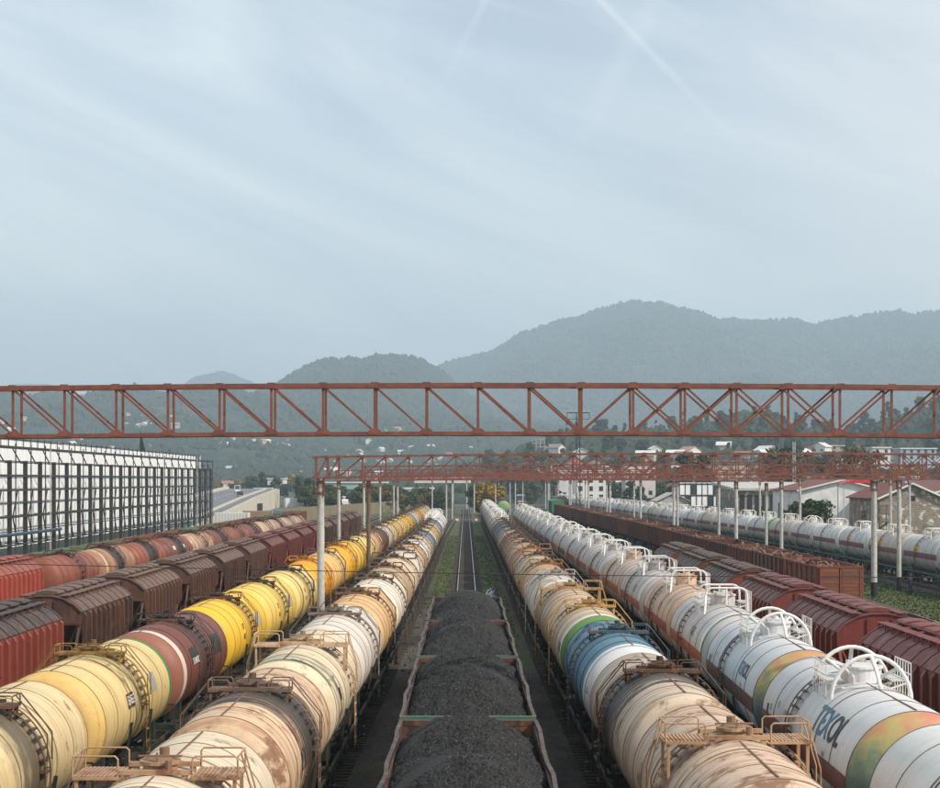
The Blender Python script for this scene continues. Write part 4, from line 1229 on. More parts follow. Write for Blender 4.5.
coal_labels = ('heap of black coal in the nearest wagon, cut off by the bottom edge', 'heap of black coal in the wagon just beyond the green cross beam',
               'heap of black coal in the third wagon', 'rounded heap of black coal in the farthest wagon')
for k in range(4):
    Y = 35.1 + 14.72*k
    gondola('C', Y, ('nearest open wagon of coal with dented brown rim at the bottom edge', 'open coal wagon behind the green-topped cross beam', 'third open coal wagon with brown rim', 'farthest open coal wagon before the bare track')[k],
            'open wagons full of coal', rgb(62,50,46), True, .7, beam=rgb(62,104,86) if k in (1, 2) else rgb(76,62,56), chord=rgb(66,58,53), meshes=GMC)
    nx, ny = (76, 340) if k < 2 else (60, 220)
    xs = np.linspace(-1.54, 1.54, nx); ys = np.linspace(-6.92, 6.92, ny)
    X, YY = np.meshgrid(xs, ys, indexing='ij')
    u = np.abs(X)/1.54; v = np.abs(YY)/6.92
    cx1 = -3.1 + .5*k % 1.1; cx2 = 3.0 - .4*k % .9
    heap = np.maximum(np.exp(-((YY-cx1)/2.7)**2), np.exp(-((YY-cx2)/2.5)**2) * (.95 - .05*k)) * .95
    if k == 3: heap = np.exp(-(YY/4.4)**2)*1.02
    z = 3.30 + heap*0.72*(1-u**2.4) + .22*(1-u**3)*(1-v**8) + (fbm(X*.9+k*9, YY*.9, 40+k, 4)-.5)*.55 - .25*v**12
    # slumps: cone angles soften ridges
    z += (fbm(X*7, YY*7, 60+k, 3)-.5)*.10 + rng.uniform(-.030, .030, z.shape) + (fbm(X*2.3, YY*2.3, 80+k, 3)-.5)*.16
    V = np.stack([X + rng.uniform(-.012, .012, X.shape), YY, z], -1).reshape(-1, 3)
    V[:, 2] = np.minimum(V[:, 2], 3.42 + .85*np.maximum(0, 1-(np.abs(V[:, 0])/1.54)**2.2))
    o = ob('coal_heap', npmesh('coal_heap', V, grid_faces(nx, ny)), M['coal'], None, (ROW['C'](Y), Y, 0), head('C', Y))
    tag(o, coal_labels[k], 'coal', 'coal loads', 'stuff')
# scattered lumps on the heaps
def lumps(n, x0, x1, y0, y1, zf, smin, smax, seed, nface=8):
    r = np.random.default_rng(seed)
    base = np.array([(1,0,0),(-1,0,0),(0,1,0),(0,-1,0),(0,0,1),(0,0,-1)], float)
    fb = np.array([(0,2,4),(2,1,4),(1,3,4),(3,0,4),(2,0,5),(1,2,5),(3,1,5),(0,3,5)])
    c_ = np.stack([r.uniform(x0, x1, n), r.uniform(y0, y1, n), np.zeros(n)], 1); c_[:, 2] = zf(c_[:, 0], c_[:, 1])
    s = r.uniform(smin, smax, (n, 1, 1)) * r.uniform(.5, 1.2, (n, 6, 3))
    V = (base[None]*s + c_[:, None]).reshape(-1, 3)
    Fc = (fb[None] + (np.arange(n)*6)[:, None, None]).reshape(-1, 3)
    return V, Fc

# R4 rusty open wagons
scr = [('plank', (1.9, .22, .06)), ('block', (.7, .5, .3)), ('pipe', (1.4, .1, .1))]
def scrap_mesh(seed):
    r = random.Random(seed); mb = MB()
    mb.box(-1.4, 1.4, -6.4, 6.4, 2.5, 2.95)
    for k in range(110):
        p = Vector((r.uniform(-1.2, 1.2), r.uniform(-6.2, 6.2), r.uniform(2.9, 3.35)))
        d = Vector((r.uniform(-1, 1), r.uniform(-1, 1), r.uniform(-.45, .55))).normalized()
        l = r.uniform(.3, 1.3)
        mb.bar(p - d*l/2, p + d*l/2, r.uniform(.05, .3), r.uniform(.03, .2))
    return mb.mesh('scrap')
SCRAP = [scrap_mesh(i) for i in range(3)]
y = 118 + 6.96; k = 0
while y < 425:
    c_ = (rgb(104,60,48), rgb(92,54,44), rgb(112,68,54), rgb(88,52,44))[k % 4]
    if k == 0: c_ = rgb(124,66,48)
    gondola('R4', y, ('rusty open wagon with planked orange-brown near end' if k == 0 else ('rusty red open wagon', 'dark rusty open wagon', 'orange-brown open wagon')[k % 3]) + ', %s in the long rusty row' % ORD[k],
            'rusty open wagons in the long row at right', c_, k < 2, .8, planks=(k == 0))
    if k % 2 == 0 or k < 2:
        o = ob('scrap_heap', SCRAP[k % 3], M['paint'], None, (ROW['R4'](y), y, 0), head('R4', y), color=rgb(104,78,62)); o['rust'] = .9
        tag(o, 'rusty scrap and broken timber filling the %s open wagon from the front' % ORD[k], 'scrap', 'scrap loads', 'stuff')
    y += 13.92; k += 1
# green covered wagon at the end of that row
def boxcar(x, Y, rz, label, cat, color, roofc, w=1.5, L=13.5, zt=4.1, zr=4.6, name='covered_wagon', nose=None):
    root = thing(name, label, cat, (x, Y, 0), rz)
    mb = MB().box(-w, w, -L/2, L/2, 1.2, zt); o = ob('body', mb.mesh('body'), M['paint'], root, color=color); o['rust'] = .3
    mb = MB().prism([(-w-.04, zt+.001), (w+.04, zt+.001), (w*.6, zr-.1), (0, zr), (-w*.6, zr-.1)], -L/2-.05, L/2+.05); o = ob('roof', mb.mesh('roof'), M['paint'], root, color=roofc); o['rust'] = .3
    mb = MB()
    for s in (-1, 1):
        for q in range(9): mb.box(min(s*w, s*(w+.07)), max(s*w, s*(w+.07)), -L/2+.2+q*(L-.4)/8-.06, -L/2+.2+q*(L-.4)/8+.06, 1.25, zt-.02)
    o = ob('side_ribs', mb.mesh('side_ribs'), M['paint'], root, color=color); o['rust'] = .3
    mb = MB().box(-1.3, 1.3, -L/2-.1, L/2+.1, .95, 1.19); ob('frame', coupler_mb(L+1.2, mb).mesh('frame'), M['paint'], root, color=(.04,.035,.03,1))
    mb = MB().box(-.75, .75, -L/2-.03, -L/2-.001, 1.6, 3.3); d = ob('end_door', mb.mesh('end_door'), M['paint'], root, color=tuple([c*.7 for c in color[:3]]+[1]))
    put_bogies(root, (-L/2+2.2, L/2-2.2), False, (0.04, 0.034, 0.03, 1))
    return root
boxcar(ROW['R4'](441), 441, head('R4', 441), 'green covered wagon at the far end of the rusty open wagons', 'covered wagon', rgb(56,112,82), rgb(70,128,96))
boxcar(27.5, 520, .1, 'dark grey covered wagon far off behind the green one', 'covered wagon', rgb(56,56,60), rgb(70,70,72))
boxcar(29.5, 536, .1, 'dark red covered wagon far off beside the grey one', 'covered wagon', rgb(110,48,46), rgb(120,60,56))
# L5 old open wagons
y = 118.0
for k in range(16):
    c_ = (rgb(116,72,54), rgb(82,122,92), rgb(124,86,62), rgb(112,78,60), rgb(100,96,68))[(k*3) % 5]
    nm = ('brown', 'faded green', 'light brown', 'dull brown', 'olive brown')[(k*3) % 5]
    gondola('L5', y, '%s open wagon at the foot of the steel frame, %s from the left' % (nm, ORD[k]), 'old open wagons at the foot of the steel frame', c_, False, .8, beam=rgb(96,130,100) if k % 3 == 0 else None)
    y += 13.92
# lone tanker, blue railcar
P, L, h, R, top = TM['oil_slim', False]
ROW['X'] = interp([(400, 9.9), (480, 8.6)])
tanker('oil_slim', 'X', 438, 'blue tanker with pale green end inside a white ring, standing alone beyond the rows', None, rgb(74,100,120), False, .2, .1, cap=rgb(132,160,112), ringc=WHT)
rc = thing('railcar', 'small blue railcar with yellow front far down the yard', 'railcar', (20.3, 646, 0), 0.02)
ob('body', MB().box(-1.4, 1.4, -6, 6, 1.0, 3.6).mesh('body'), M['plain'], rc, color=rgb(38,74,132))
ob('roof', MB().prism([(-1.45, 3.601), (1.45, 3.601), (1.0, 3.95), (-1.0, 3.95)], -6.1, 6.1).mesh('roof'), M['plain'], rc, color=rgb(170,176,180))
ob('front_panel', MB().box(-1.35, 1.35, -6.06, -6.001, 1.05, 1.9).mesh('front_panel'), M['plain'], rc, color=rgb(210,166,40))
for s in (-1, 1): ob('window', MB().box(min(s*.15, s*1.2), max(s*.15, s*1.2), -6.05, -6.001, 2.3, 3.2).mesh('window'), M['glass'], rc)
put_bogies(rc, (-3.8, 3.8), False, (0.04, 0.034, 0.03, 1))

# ------------------------------------------------------------------ gantries over the tracks
UNIT = MB().box(-.5, .5, -.5, .5, 0, 1).mesh('member')
m_, t_, b_ = newmat('red_oxide_paint')
v_ = objvec(t_, (1,1,1), True)
c_ = mixc(t_, mrange(t_, noise(t_, v_, 3.0, 6, .65), .4, .65), (0.205, 0.066, 0.040, 1), (0.115, 0.044, 0.032, 1))
c_ = mixc(t_, mrange(t_, noise(t_, v_, 9.0, 4, .7), .64, .70), c_, (0.07, 0.035, 0.025, 1))
t_.links.new(c_, b_.inputs['Base Color']); b_.inputs['Roughness'].default_value = 0.7
M['oxide'] = m_
UNIT_OX = UNIT.copy(); UNIT_OX.materials.append(M['oxide'])
def member(name, p, q, wd, ht, parent, mesh=None):
    p = Vector(p); q = Vector(q); d = q - p
    o = bpy.data.objects.new(name, mesh or UNIT_OX); COL.objects.link(o)
    o.parent = parent
    z = d.normalized(); up = Vector((0, 1, 0)) if abs(z.y) < .9 else Vector((0, 0, 1))
    x = up.cross(z).normalized(); y = z.cross(x)
    mt = Matrix((x, y, z)).transposed().to_4x4()
    mt = Matrix.Translation(p) @ mt @ Matrix.Diagonal((wd, ht, d.length, 1))
    o.matrix_basis = mt
    return o
POSTC = {}
GUS = MB().prism([(-.17,-.05),(.17,-.05),(.17,.03),(.09,.10),(-.09,.10),(-.17,.03)], -.005, .005).mesh('gusset')
def post(parent, x, y, r, ztop, mat, collar=True, base=None):
    key = (round(r, 2), round(ztop, 1), mat)
    if key not in POSTC:
        POSTC[key] = MB().tube([(0, 0, GZ - .1), (0, 0, ztop)], [r*1.12, r*.92], 16).mesh('post', True, 60)
    p = ob('post', POSTC[key].copy() if mat is None else POSTC[key], M[mat], parent, (x, y, 0))
    if collar:
        mb = MB().cyl((0, 0, ztop - .85), r*1.22, .14, 12).cyl((0, 0, ztop - .25), r*1.22, .14, 12)
        for a in range(4):
            t = a*PI/2 + PI/4
            mb.bar((math.cos(t)*r*1.25, math.sin(t)*r*1.25, ztop - .95), (math.cos(t)*r*1.25, math.sin(t)*r*1.25, ztop+.0), .07)
        ob('collar', mb.mesh('collar'), M['oxide'], p)
    if base:
        ob('painted_foot', MB().cyl((0, 0, GZ), r*1.16, base, 14).mesh('painted_foot'), M['dark'], p)
    return p
def gantry(Y, x0, x1, z0, H, label, posts, pattern=None, panel=1.3, depth=.85, camber=.12, joined=False, pr=.2, cw=.09, phase=0.0, zr=0.0, short=0, pmat='concrete', group='lattice gantries over the tracks'):
    root = thing('catenary_gantry', label, 'gantry', (0, Y, 0), 0, group)
    def zc(x):
        t = (x - x0)/(x1 - x0); return z0 + camber*(1 - (2*t-1)**2) + zr*t
    xs = [x0]
    for _ in range(short): xs.append(xs[-1] + .62)
    while xs[-1] < x1 - .1: xs.append(min(xs[-1] + panel, x1))
    cnt = [0]
    mbj = MB()
    def mem(name, p, q, wd, ht):
        if joined: mbj.bar(p, q, wd, ht)
        else: member(name, p, q, wd, ht, root)
    for dy in (0, depth):
        for dz in (0, H):
            # chord in lengths of four panels, so that it follows the camber
            for i in range(0, len(xs)-1, 4):
                a, b = xs[i], xs[min(i+4, len(xs)-1)]
                e = .0 if dy == 0 else .0
                mem('chord', (a - .012, dy, zc(a)+dz), (b, dy, zc(b)+dz), cw, cw)
    for i, x in enumerate(xs):
        for dy in (0, depth):
            mem('upright', (x, dy + .012, zc(x)+cw/2), (x, dy + .012, zc(x)+H-cw/2), cw*.62, cw*.5)
        if not joined:
            for dz in (.03, H-.03):
                g_ = ob('gusset', GUS, M['oxide'], root, (x, -cw/2-.006, zc(x)+dz))
        if i % 2 == 0:
            mem('tie', (x, 0, zc(x)+H), (x, depth, zc(x)+H), cw*.5, cw*.5)
            if not joined: mem('tie', (x, 0, zc(x)), (x, depth, zc(x)), cw*.5, cw*.5)
        if i < len(xs)-1:
            x2 = xs[i+1]; k = pattern(x) if pattern else ('/' if i % 2 else '\\')
            for dy in (0, depth):
                if k in '\\X': mem('diagonal', (x+.02, dy-.01, zc(x)+H-cw*.5), (x2-.02, dy-.01, zc(x2)+cw*.5), cw*.5, cw*.4)
                if k in '/X': mem('diagonal', (x+.02, dy+.03, zc(x)+cw*.5), (x2-.02, dy+.03, zc(x2)+H-cw*.5), cw*.5, cw*.4)
            if i % 2 == 0:
                mem('lacing', (x, 0, zc(x)+cw*.2), (x2, depth, zc(x2)+cw*.2), cw*.4, cw*.3)
                if not joined: mem('lacing', (x, 0, zc(x)+H), (x2, depth, zc(x2)+H), cw*.4, cw*.3)
    if joined:
        tag(ob('lattice', mbj.mesh('lattice'), M['oxide'], root), kind='stuff')
    for (px, r, mt) in posts:
        post(root, px, depth/2, r, zc(min(max(px, x0), x1)) - .05 if px > x0 else zc(x0) - .05, mt, True, 1.2 if px > 30 else None)
    return root
# near gantry: panel joints line up with the photograph's at 51.7 px steps
YF = 46.0; pf = 51.7*YF/F
xj = (12.8 - 465.5)*YF/F - 4*pf
def pat1(x):
    px = 465.5 + x*F/YF
    return '\\' if px < 570 else ('/' if px < 620 else ('X' if px < 835 else '/'))
gantry(YF, xj, xj + 27*pf, 10.36, 1.27, 'nearest rust-red lattice gantry spanning the whole view above the wagons', [(-14.3, .2, 'concrete'), (20.0, .2, 'concrete')], pat1, pf, .9, .16, cw=.10)
def pat2(x): return '/' if x < -1.5 else ('X' if -1.5 < x < 3 or int((x+40)/1.28) % 3 else '\\')
gantry(95, -8.1, 28.6, 9.42, 1.12, 'second lattice gantry, its left end on the thick grey post', [(-7.85, .2, 'concrete'), (27.9, .2, 'concrete')], pat2, 1.27, .9, .12, cw=.10, short=2, zr=.12)
gantry(143, -8.2, 37.2, 9.28, 1.12, 'third lattice gantry, on the brown pole at left and a dark-footed post at right', [(-7.9, .16, 'wood'), (33.3, .23, 'concrete')], None, 1.3, .9, .12, cw=.10, zr=.05)
gantry(151, 26.4, 60, 9.4, 1.12, 'short lattice gantry on a dark-footed post at the right edge', [(37.3, .19, 'concrete')], None, 1.3, .9, .1, cw=.10)
fars = [(194, -14.3, 35.2, [(-14, .19), (29.9, .2), (34.9, .19), (45, .18)]), (242, -14.3, 36, [(-14, .17), (28.7, .18), (34.9, .18), (46, .18)]), (290, -14.4, 35.5, [(-14.1, .18), (-11.2, .16), (28.9, .18), (35.0, .18), (48.5, .16)]),
        (338, -14.4, 35, [(-13.8, .16), (-6.4, .12), (27.8, .18), (32.4, .17)]), (386, -14.4, 34, [(-4.2, .18), (1.9, .15), (27.0, .18), (31.0, .17)]), (434, -14, 33, [(-3.3, .17), (7.4, .15), (26.0, .18), (29.6, .17)]),
        (482, -13, 32, [(-3.4, .17), (12.2, .16), (23.0, .18), (28.5, .17)]), (530, -12, 31, [(-4.0, .16), (15.0, .18), (24.9, .18), (27.9, .17)]), (580, -11, 31, [(0.4, .2), (11.0, .16), (18.9, .18), (26.4, .2)])]
for i, (Y, a, b, ps) in enumerate(fars):
    gantry(Y, a, b, 9.22, 1.12, 'receding lattice gantry far down the yard, %s behind the brown pole' % ORD[i], [(x, r, 'concrete') for x, r in ps if x < b], None, 1.35, .9, .12, True, cw=.12)
    for x, r in ps:
        if x >= b:
            rt = thing('line_post', 'thin concrete line post beyond the far tankers, %s from the right' % ORD[i], 'post', (x, Y, 0), 0, 'line posts beyond the far tankers'); post(rt, 0, 0, r, 9.4, 'concrete', True)
for i, (x, Y, h_) in enumerate(((49.5, 205, 9.6), (52.5, 190, 9.6), (56, 222, 9.6), (33.5, 196, 9.0))):
    rt = thing('line_post', 'slim concrete post standing before the warehouses, %s of four' % ORD[i], 'post', (x, Y, 0), 0, 'slim posts before the warehouses'); post(rt, 0, 0, .16, h_, 'concrete', True)
# cross wire below the near gantry
mb = MB(); pts = []
for k in range(41):
    x = -14 + k*.85; pts.append((x, 0, 7.14 - .012*(x+14) - .14*math.sin(PI*k/40)))
cw_ = ob('cross_wire', MB().tube(pts, .011, 5).mesh('cross_wire'), M['blackrub'], None, (0, 46.4, 0)); tag(cw_, 'thin black wire strung across the tracks under the near gantry', 'wire')

# lattice floodlight masts
def mast(x, Y, zt, w0, label, arms=True, col='blackrub'):
    rt = thing('lattice_mast', label, 'mast', (x, Y, 0))
    for sx in (-1, 1):
        for sy in (-1, 1): ob('leg', MB().bar((sx*w0, sy*w0, GZ), (sx*w0*.8, sy*w0*.8, zt), .16).mesh('leg'), M[col], rt)
    mb = MB(); z = 0; s = 1
    while z < zt - 1:
        for sy in (-1, 1):
            mb.bar((-s*w0, sy*w0, z), (s*w0, sy*w0, z+1.4), .08)
            mb.bar((sy*w0, -s*w0, z), (sy*w0, s*w0, z+1.4), .08)
        z += 1.4; s = -s
    tag(ob('lacing', mb.mesh('lacing'), M[col], rt), kind='stuff')
    if arms:
        ob('crossarm', MB().box(-2.6, 2.6, -.2, .2, zt-.1, zt+.1).box(-2.6, 2.6, -.2, .2, zt-1.5, zt-1.4).bar((-2.55, 0, zt-1.4), (-2.55, 0, zt), .12).bar((2.55, 0, zt-1.4), (2.55, 0, zt), .12).mesh('crossarm'), M[col], rt)
        for q in range(6): ob('floodlight', MB().box(-.16, .16, -.25, .1, 0, .4).mesh('floodlight'), M['concrete'], rt, (-2.3+q*.92, -.1, zt+.1))
    return rt
mast(25.6, 400, 24.6, .45, 'tall dark lattice floodlight mast with a double crossarm')
mast(84, 450, 19, .3, 'pale lattice mast rising behind the flat-roofed brick building', False, 'concrete')

# ------------------------------------------------------------------ big white wall with black steel frame (left)
WX = -53.0
root = thing('steel_frame_hall', 'long white panelled wall behind a tall black steel frame at left', 'building', (WX, 285, 0))
PN = MB().box(-.06, .06, -1.19, 1.19, 1.0, 14.2).mesh('panel')
m_, t_, b_ = newmat('white_sheet_panel')
v_ = objvec(t_, (1,1,1), True)
c_ = mixc(t_, mrange(t_, noise(t_, objvec(t_, (1, 1, .12), True), 1.3, 5, .6), .35, .7), (0.84, 0.84, 0.82, 1), (0.66, 0.66, 0.64, 1))
t_.links.new(c_, b_.inputs['Base Color']); b_.inputs['Roughness'].default_value = 0.6
M['sheet'] = m_
y0b, y1b = 182.0, 366.0
y = y0b + 1.2 - 285
while y < y1b - 285:
    o = ob('panel', PN, M['sheet'], root, (-3.2 + random.uniform(-.02, .02), y, random.uniform(-.04, .04))); y += 2.42
ob('parapet_rail', MB().box(-3.14, -3.04, y0b-285, y1b-285, 14.3, 14.4).mesh('parapet_rail'), M['blackrub'], root)
CM = MB().box(-.25, .25, -.14, .12, 0, 11.6).mesh('column'); CM2 = MB().box(-.06, .06, -.06, .06, 0, 13.6).mesh('post')
PTL = MB().box(-.05, .05, -.05, .05, 13.2, 14.6).mesh('rail_post')
ycols = []
TIE = MB().box(-2.5, -.251, -.05, .05, -.06, .06).mesh('tie')
UNIT_BK = UNIT.copy(); UNIT_BK.materials.clear(); UNIT_BK.materials.append(M['blackrub'])
yy = 204.6
while yy > y0b: yy -= 7.33
while yy < y1b + 1: ycols.append(yy - 285); yy += 7.33
for i, yc in enumerate(ycols):
    c = ob('column', CM, M['blackrub'], root, (0, yc, 0))
    ob('post', CM2, M['blackrub'], root, (.1, yc + 2.4, 0))
    for dy in (0, 3.6): ob('rail_post', PTL, M['blackrub'], root, (-2.95, yc+dy, 0))
    for z in (1.7, 5.0, 8.1, 11.4): ob('tie', TIE, M['blackrub'], root, (0, yc, z))
    if i < len(ycols)-1:
        n_ = ycols[i+1]
        for (za, zb) in ((1.7, 5.0), (8.1, 5.0)):
            member('brace', (.33, yc+2.4, za), (.33, yc+.2, zb), .14, .12, root, UNIT_BK)
        member('brace', (.33, yc+.2, 12.9), (.33, yc+3.4, 11.5), .12, .1, root, UNIT_BK)
for z, th in ((1.7, .16), (3.3, .12), (5.0, .2), (6.6, .12), (8.1, .2), (9.8, .24), (11.5, .12), (13.1, .34)):
    ob('girder', MB().box(.13, .29, ycols[0]-2, ycols[-1]+.1, z-th/2, z+th/2).mesh('girder'), M['blackrub'], root)
ob('blue_pipe', MB().tube([(.8, ycols[0]-2, 3.0), (.8, -58, 3.0)], .2, 10).mesh('blue_pipe'), M['plain'], root, color=rgb(48,66,84))
for yl in (-62, 22, 60):
    mb = MB()
    for q in (-.3, .3): mb.bar((.42, yl+q, 0), (.42, yl+q, 13.5), .06)
    for z in np.arange(.3, 13.5, .45): mb.bar((.42, yl-.3, z), (.42, yl+.3, z), .05)
    ob('ladder', mb.mesh('ladder'), M['concrete'], root)
mb = MB().prism([(0,0),(1.2,0),(.1,4.5)], 0, .5)
ob('peak', mb.mesh('peak'), M['blackrub'], root, (-4.6, 26, 13.5))
# containers and lorry bodies behind
def container(x, y, rz, w_, l_, h_, z, label, color, name='container', cat='container'):
    rt = thing(name, label, cat, (x, y, z), rz)
    ob('body', MB().box(-w_/2, w_/2, -l_/2, l_/2, .25, h_).mesh('body'), M['plain'], rt, color=color)
    mb = MB()
    for q in np.arange(-l_/2+.2, l_/2, .6):
        for s in (-1, 1): mb.box(min(s*w_/2, s*(w_/2+.04)), max(s*w_/2, s*(w_/2+.04)), q-.12, q+.12, .3, h_-.1)
    for q in np.arange(-w_/2+.2, w_/2, .6): mb.box(q-.12, q+.12, -l_/2-.04, -l_/2, .3, h_-.1)
    ob('side_ribs', mb.mesh('side_ribs'), M['plain'], rt, color=tuple([c*.85 for c in color[:3]]+[1]))
    mb = MB()
    for sx in (-1, 1):
        for sy in (-1, 1): mb.box(sx*w_/2-.08, sx*w_/2+.08, sy*l_/2-.08, sy*l_/2+.08, 0, h_+.03)
    ob('corner_posts', mb.mesh('corner_posts'), M['plain'], rt, color=tuple([c*.7 for c in color[:3]]+[1]))
    return rt
container(-46.6, 352, 1.5, 2.5, 6.5, 3.0, -.2, 'white container at the foot of the ramp wall', rgb(212,212,210))
container(-43.8, 372, 1.5, 2.5, 6.0, 3.0, -.2, 'tan container between a white and a blue one', rgb(158,128,96))
container(-40.2, 378, 1.5, 2.5, 5.2, 3.0, -.2, 'blue container before the ramp arch', rgb(84,132,166))
def truck(x, y, rz, z, label, color, cab):
    rt = thing('truck', label, 'truck', (x, y, z), rz)
    ob('cargo_body', MB().box(-1.25, 1.25, -6, 3.5, 1.0, 3.6).mesh('cargo_body'), M['plain'], rt, color=color)
    ob('cab', MB().prism([(-1.2,.7),(1.2,.7),(1.2,2.6),(1.0,3.0),(-1.0,3.0),(-1.2,2.6)], 3.9, 5.9).mesh('cab'), M['plain'], rt, color=cab)
    ob('windscreen', MB().box(-1.0, 1.0, 5.88, 5.93, 1.7, 2.6).mesh('windscreen'), M['glass'], rt)
    for yy in (-4.6, -3.4, 4.7):
        for s in (-1, 1): ob('wheel', MB().tube([(s*1.0, yy, .5), (s*1.25, yy, .5)], .5, 14).mesh('wheel'), M['blackrub'], rt)
    return rt
for i, (x, y, rz, cl, cb, lb) in enumerate(((-47, 515, -1.25, rgb(206,206,206), rgb(60,90,150), 'white lorry parked behind the fence'), (-42, 540, -1.25, rgb(186,60,62), rgb(210,210,210), 'red and white lorry parked behind the fence'),
                                    (-39, 575, -1.25, rgb(214,214,214), rgb(190,60,60), 'long white lorry at the far end of the parked line'))):
    truck(x, y, rz, .4, lb, cl, cb)

# ------------------------------------------------------------------ elevated road with its ramp wall
prof = [  # Y, x of the right edge, z, width
 (300, -52.6, -1.6, 19), (345, -53.0, -.2, 19), (380, -53.8, 1.0, 19), (440, -56.2, 2.7, 19), (500, -59, 4.2, 19), (560, -62, 5.2, 19.5), (600, -64.3, 5.8, 20), (640, -67.5, 6.0, 21), (700, -75, 5.9, 21), (800, -98, 4.8, 21), (1000, -165, 2.5, 21)]
YS = np.arange(300, 1001, 10.0)
RX = lambda y: float(np.interp(y, [p[0] for p in prof], [p[1] for p in prof]))
RZ_ = lambda y: float(np.interp(y, [p[0] for p in prof], [p[2] for p in prof]))
RW = lambda y: float(np.interp(y, [p[0] for p in prof], [p[3] for p in prof]))
def strip(u0, u1, dz, y0=300, y1=1000, h=None):
    """ribbon between offsets u0,u1 metres left of the road's right edge; solid down by h if given"""
    mb = MB(); ys = [y for y in YS if y0 <= y <= y1]
    V = []; Fc = []
    for y in ys:
        V += [(RX(y)-u0, y, RZ_(y)+dz), (RX(y)-u1, y, RZ_(y)+dz)]
    n = len(ys)
    Fc = [(2*i, 2*i+1, 2*i+3, 2*i+2) for i in range(n-1)]
    if h is not None:
        for y in ys:
            zz = (RZ_(y)+dz-h) if h > 0 else GZ-.5
            V += [(RX(y)-u0, y, zz), (RX(y)-u1, y, zz)]
        b = 2*n
        Fc += [(b+2*i, b+2*i+2, b+2*i+3, b+2*i+1) for i in range(n-1)]
        Fc += [(2*i, 2*i+2, b+2*i+2, b+2*i) for i in range(n-1)] + [(2*i+1, b+2*i+1, b+2*i+3, 2*i+3) for i in range(n-1)]
        Fc += [(0, 2*0+b, b+1, 1), (2*n-2, 2*n-1, b+2*n-1, b+2*n-2)]
    return mb.add(V, Fc)
rd = tag(ob('road', None), kind='structure', label='grey highway climbing a ramp and bending left')
ob('road_surface', strip(.4, 19, 0, 300, 1000, .5).mesh('road_surface'), M['asphalt'], rd)
ob('edge_line', strip(5.2, 5.4, .02).mesh('edge_line'), M['marking'], rd); ob('edge_line', strip(18.2, 18.4, .02).mesh('edge_line'), M['marking'], rd)
y = 302.0
while y < 760:
    a, b = y, y+4
    ob('lane_dash', MB().add([(RX(a)-11.5, a, RZ_(a)+.03), (RX(a)-11.85, a, RZ_(a)+.03), (RX(b)-11.85, b, RZ_(b)+.03), (RX(b)-11.5, b, RZ_(b)+.03)], [(0,1,2,3)]).mesh('lane_dash'), M['marking'], rd)
    y += 12
ob('inner_barrier', strip(4.2, 4.5, .6, 300, 620, .7).mesh('inner_barrier'), M['wall_conc'], rd)
ob('outer_barrier', strip(0, .35, .6, 300, 600, 1.1).mesh('outer_barrier'), M['wall_conc'], rd)
ob('left_barrier', strip(19.01, 19.5, .9, 300, 700, 1.1).mesh('left_barrier'), M['wall_conc'], rd)
rw = thing('retaining_wall', 'pale concrete ramp wall with a dark rectangular opening', 'wall', (0, 0, 0))
ob('wall', strip(.06, .34, -.51, 330, 600, -1).mesh('wall'), M['wall_conc'], rw)
ob('end_pier', MB().box(-65.2, -63.6, 598, 602, GZ, 6.2).mesh('end_pier'), M['wall_conc'], rw)
ob('opening', MB().box(RX(505)-.1, RX(500)+.2, 498, 510, -.2, 2.6).mesh('opening'), M['dark'], rw)
def car(x, y, z, rz, label, color, van=False):
    rt = thing('car', label, 'van' if van else 'car', (x, y, z), rz)
    h_ = 2.3 if van else 1.45
    side = [(-2.2,.35),(2.2,.35),(2.25,.8),(1.3,.95),(.7,h_),(-1.6 if not van else -2.15,h_),(-2.2,1.0)]
    vs = [(-.88, y_, z_) for y_, z_ in side] + [(.88, y_, z_) for y_, z_ in side]; n = 7
    mb = MB().add(vs, [tuple(range(n)), tuple(range(2*n-1, n-1, -1))] + [(i, (i+1) % n, n+(i+1) % n, n+i) for i in range(n)])
    ob('body', mb.mesh('body'), M['plain'], rt, color=color)
    ob('windscreen', MB().add([(-.75, 1.27, 1.0), (.75, 1.27, 1.0), (.68, .75, h_-.05), (-.68, .75, h_-.05)], [(0,1,2,3)]).mesh('windscreen'), M['glass'], rt, (0, .02, .02))
    ob('rear_window', MB().box(-.7, .7, -2.2 if van else -2.08, -2.19 if van else -1.85, 1.05, h_-.15).mesh('rear_window'), M['glass'], rt)
    for s in (-1, 1):
        ob('side_window', MB().box(min(s*.88, s*.895), max(s*.88, s*.895), -1.5, .75, 1.0, h_-.18).mesh('side_window'), M['glass'], rt)
        ob('tail_light', MB().box(min(s*.55, s*.82), max(s*.55, s*.82), -2.24, -2.19, .8, .98).mesh('tail_light'), M['plain'], rt, color=(.4,.02,.02,1))
        for yy in (-1.35, 1.4): ob('wheel', MB().tube([(s*.72, yy, .33), (s*.9, yy, .33)], .33, 14).mesh('wheel'), M['blackrub'], rt)
    return rt
car(RX(520)-6.6, 520, RZ_(520)+.02, .12, 'black car driving away on the highway ramp', (0.02, 0.022, 0.028, 1))
car(RX(565)-11.0, 565, RZ_(565)+.02, .15, 'white van ahead of the black car on the highway', rgb(214,212,208), True)
truck(-100, 860, 1.4, 2.0, 'long white lorry with red cab crossing behind the ramp', rgb(206,206,206), rgb(186,60,60))
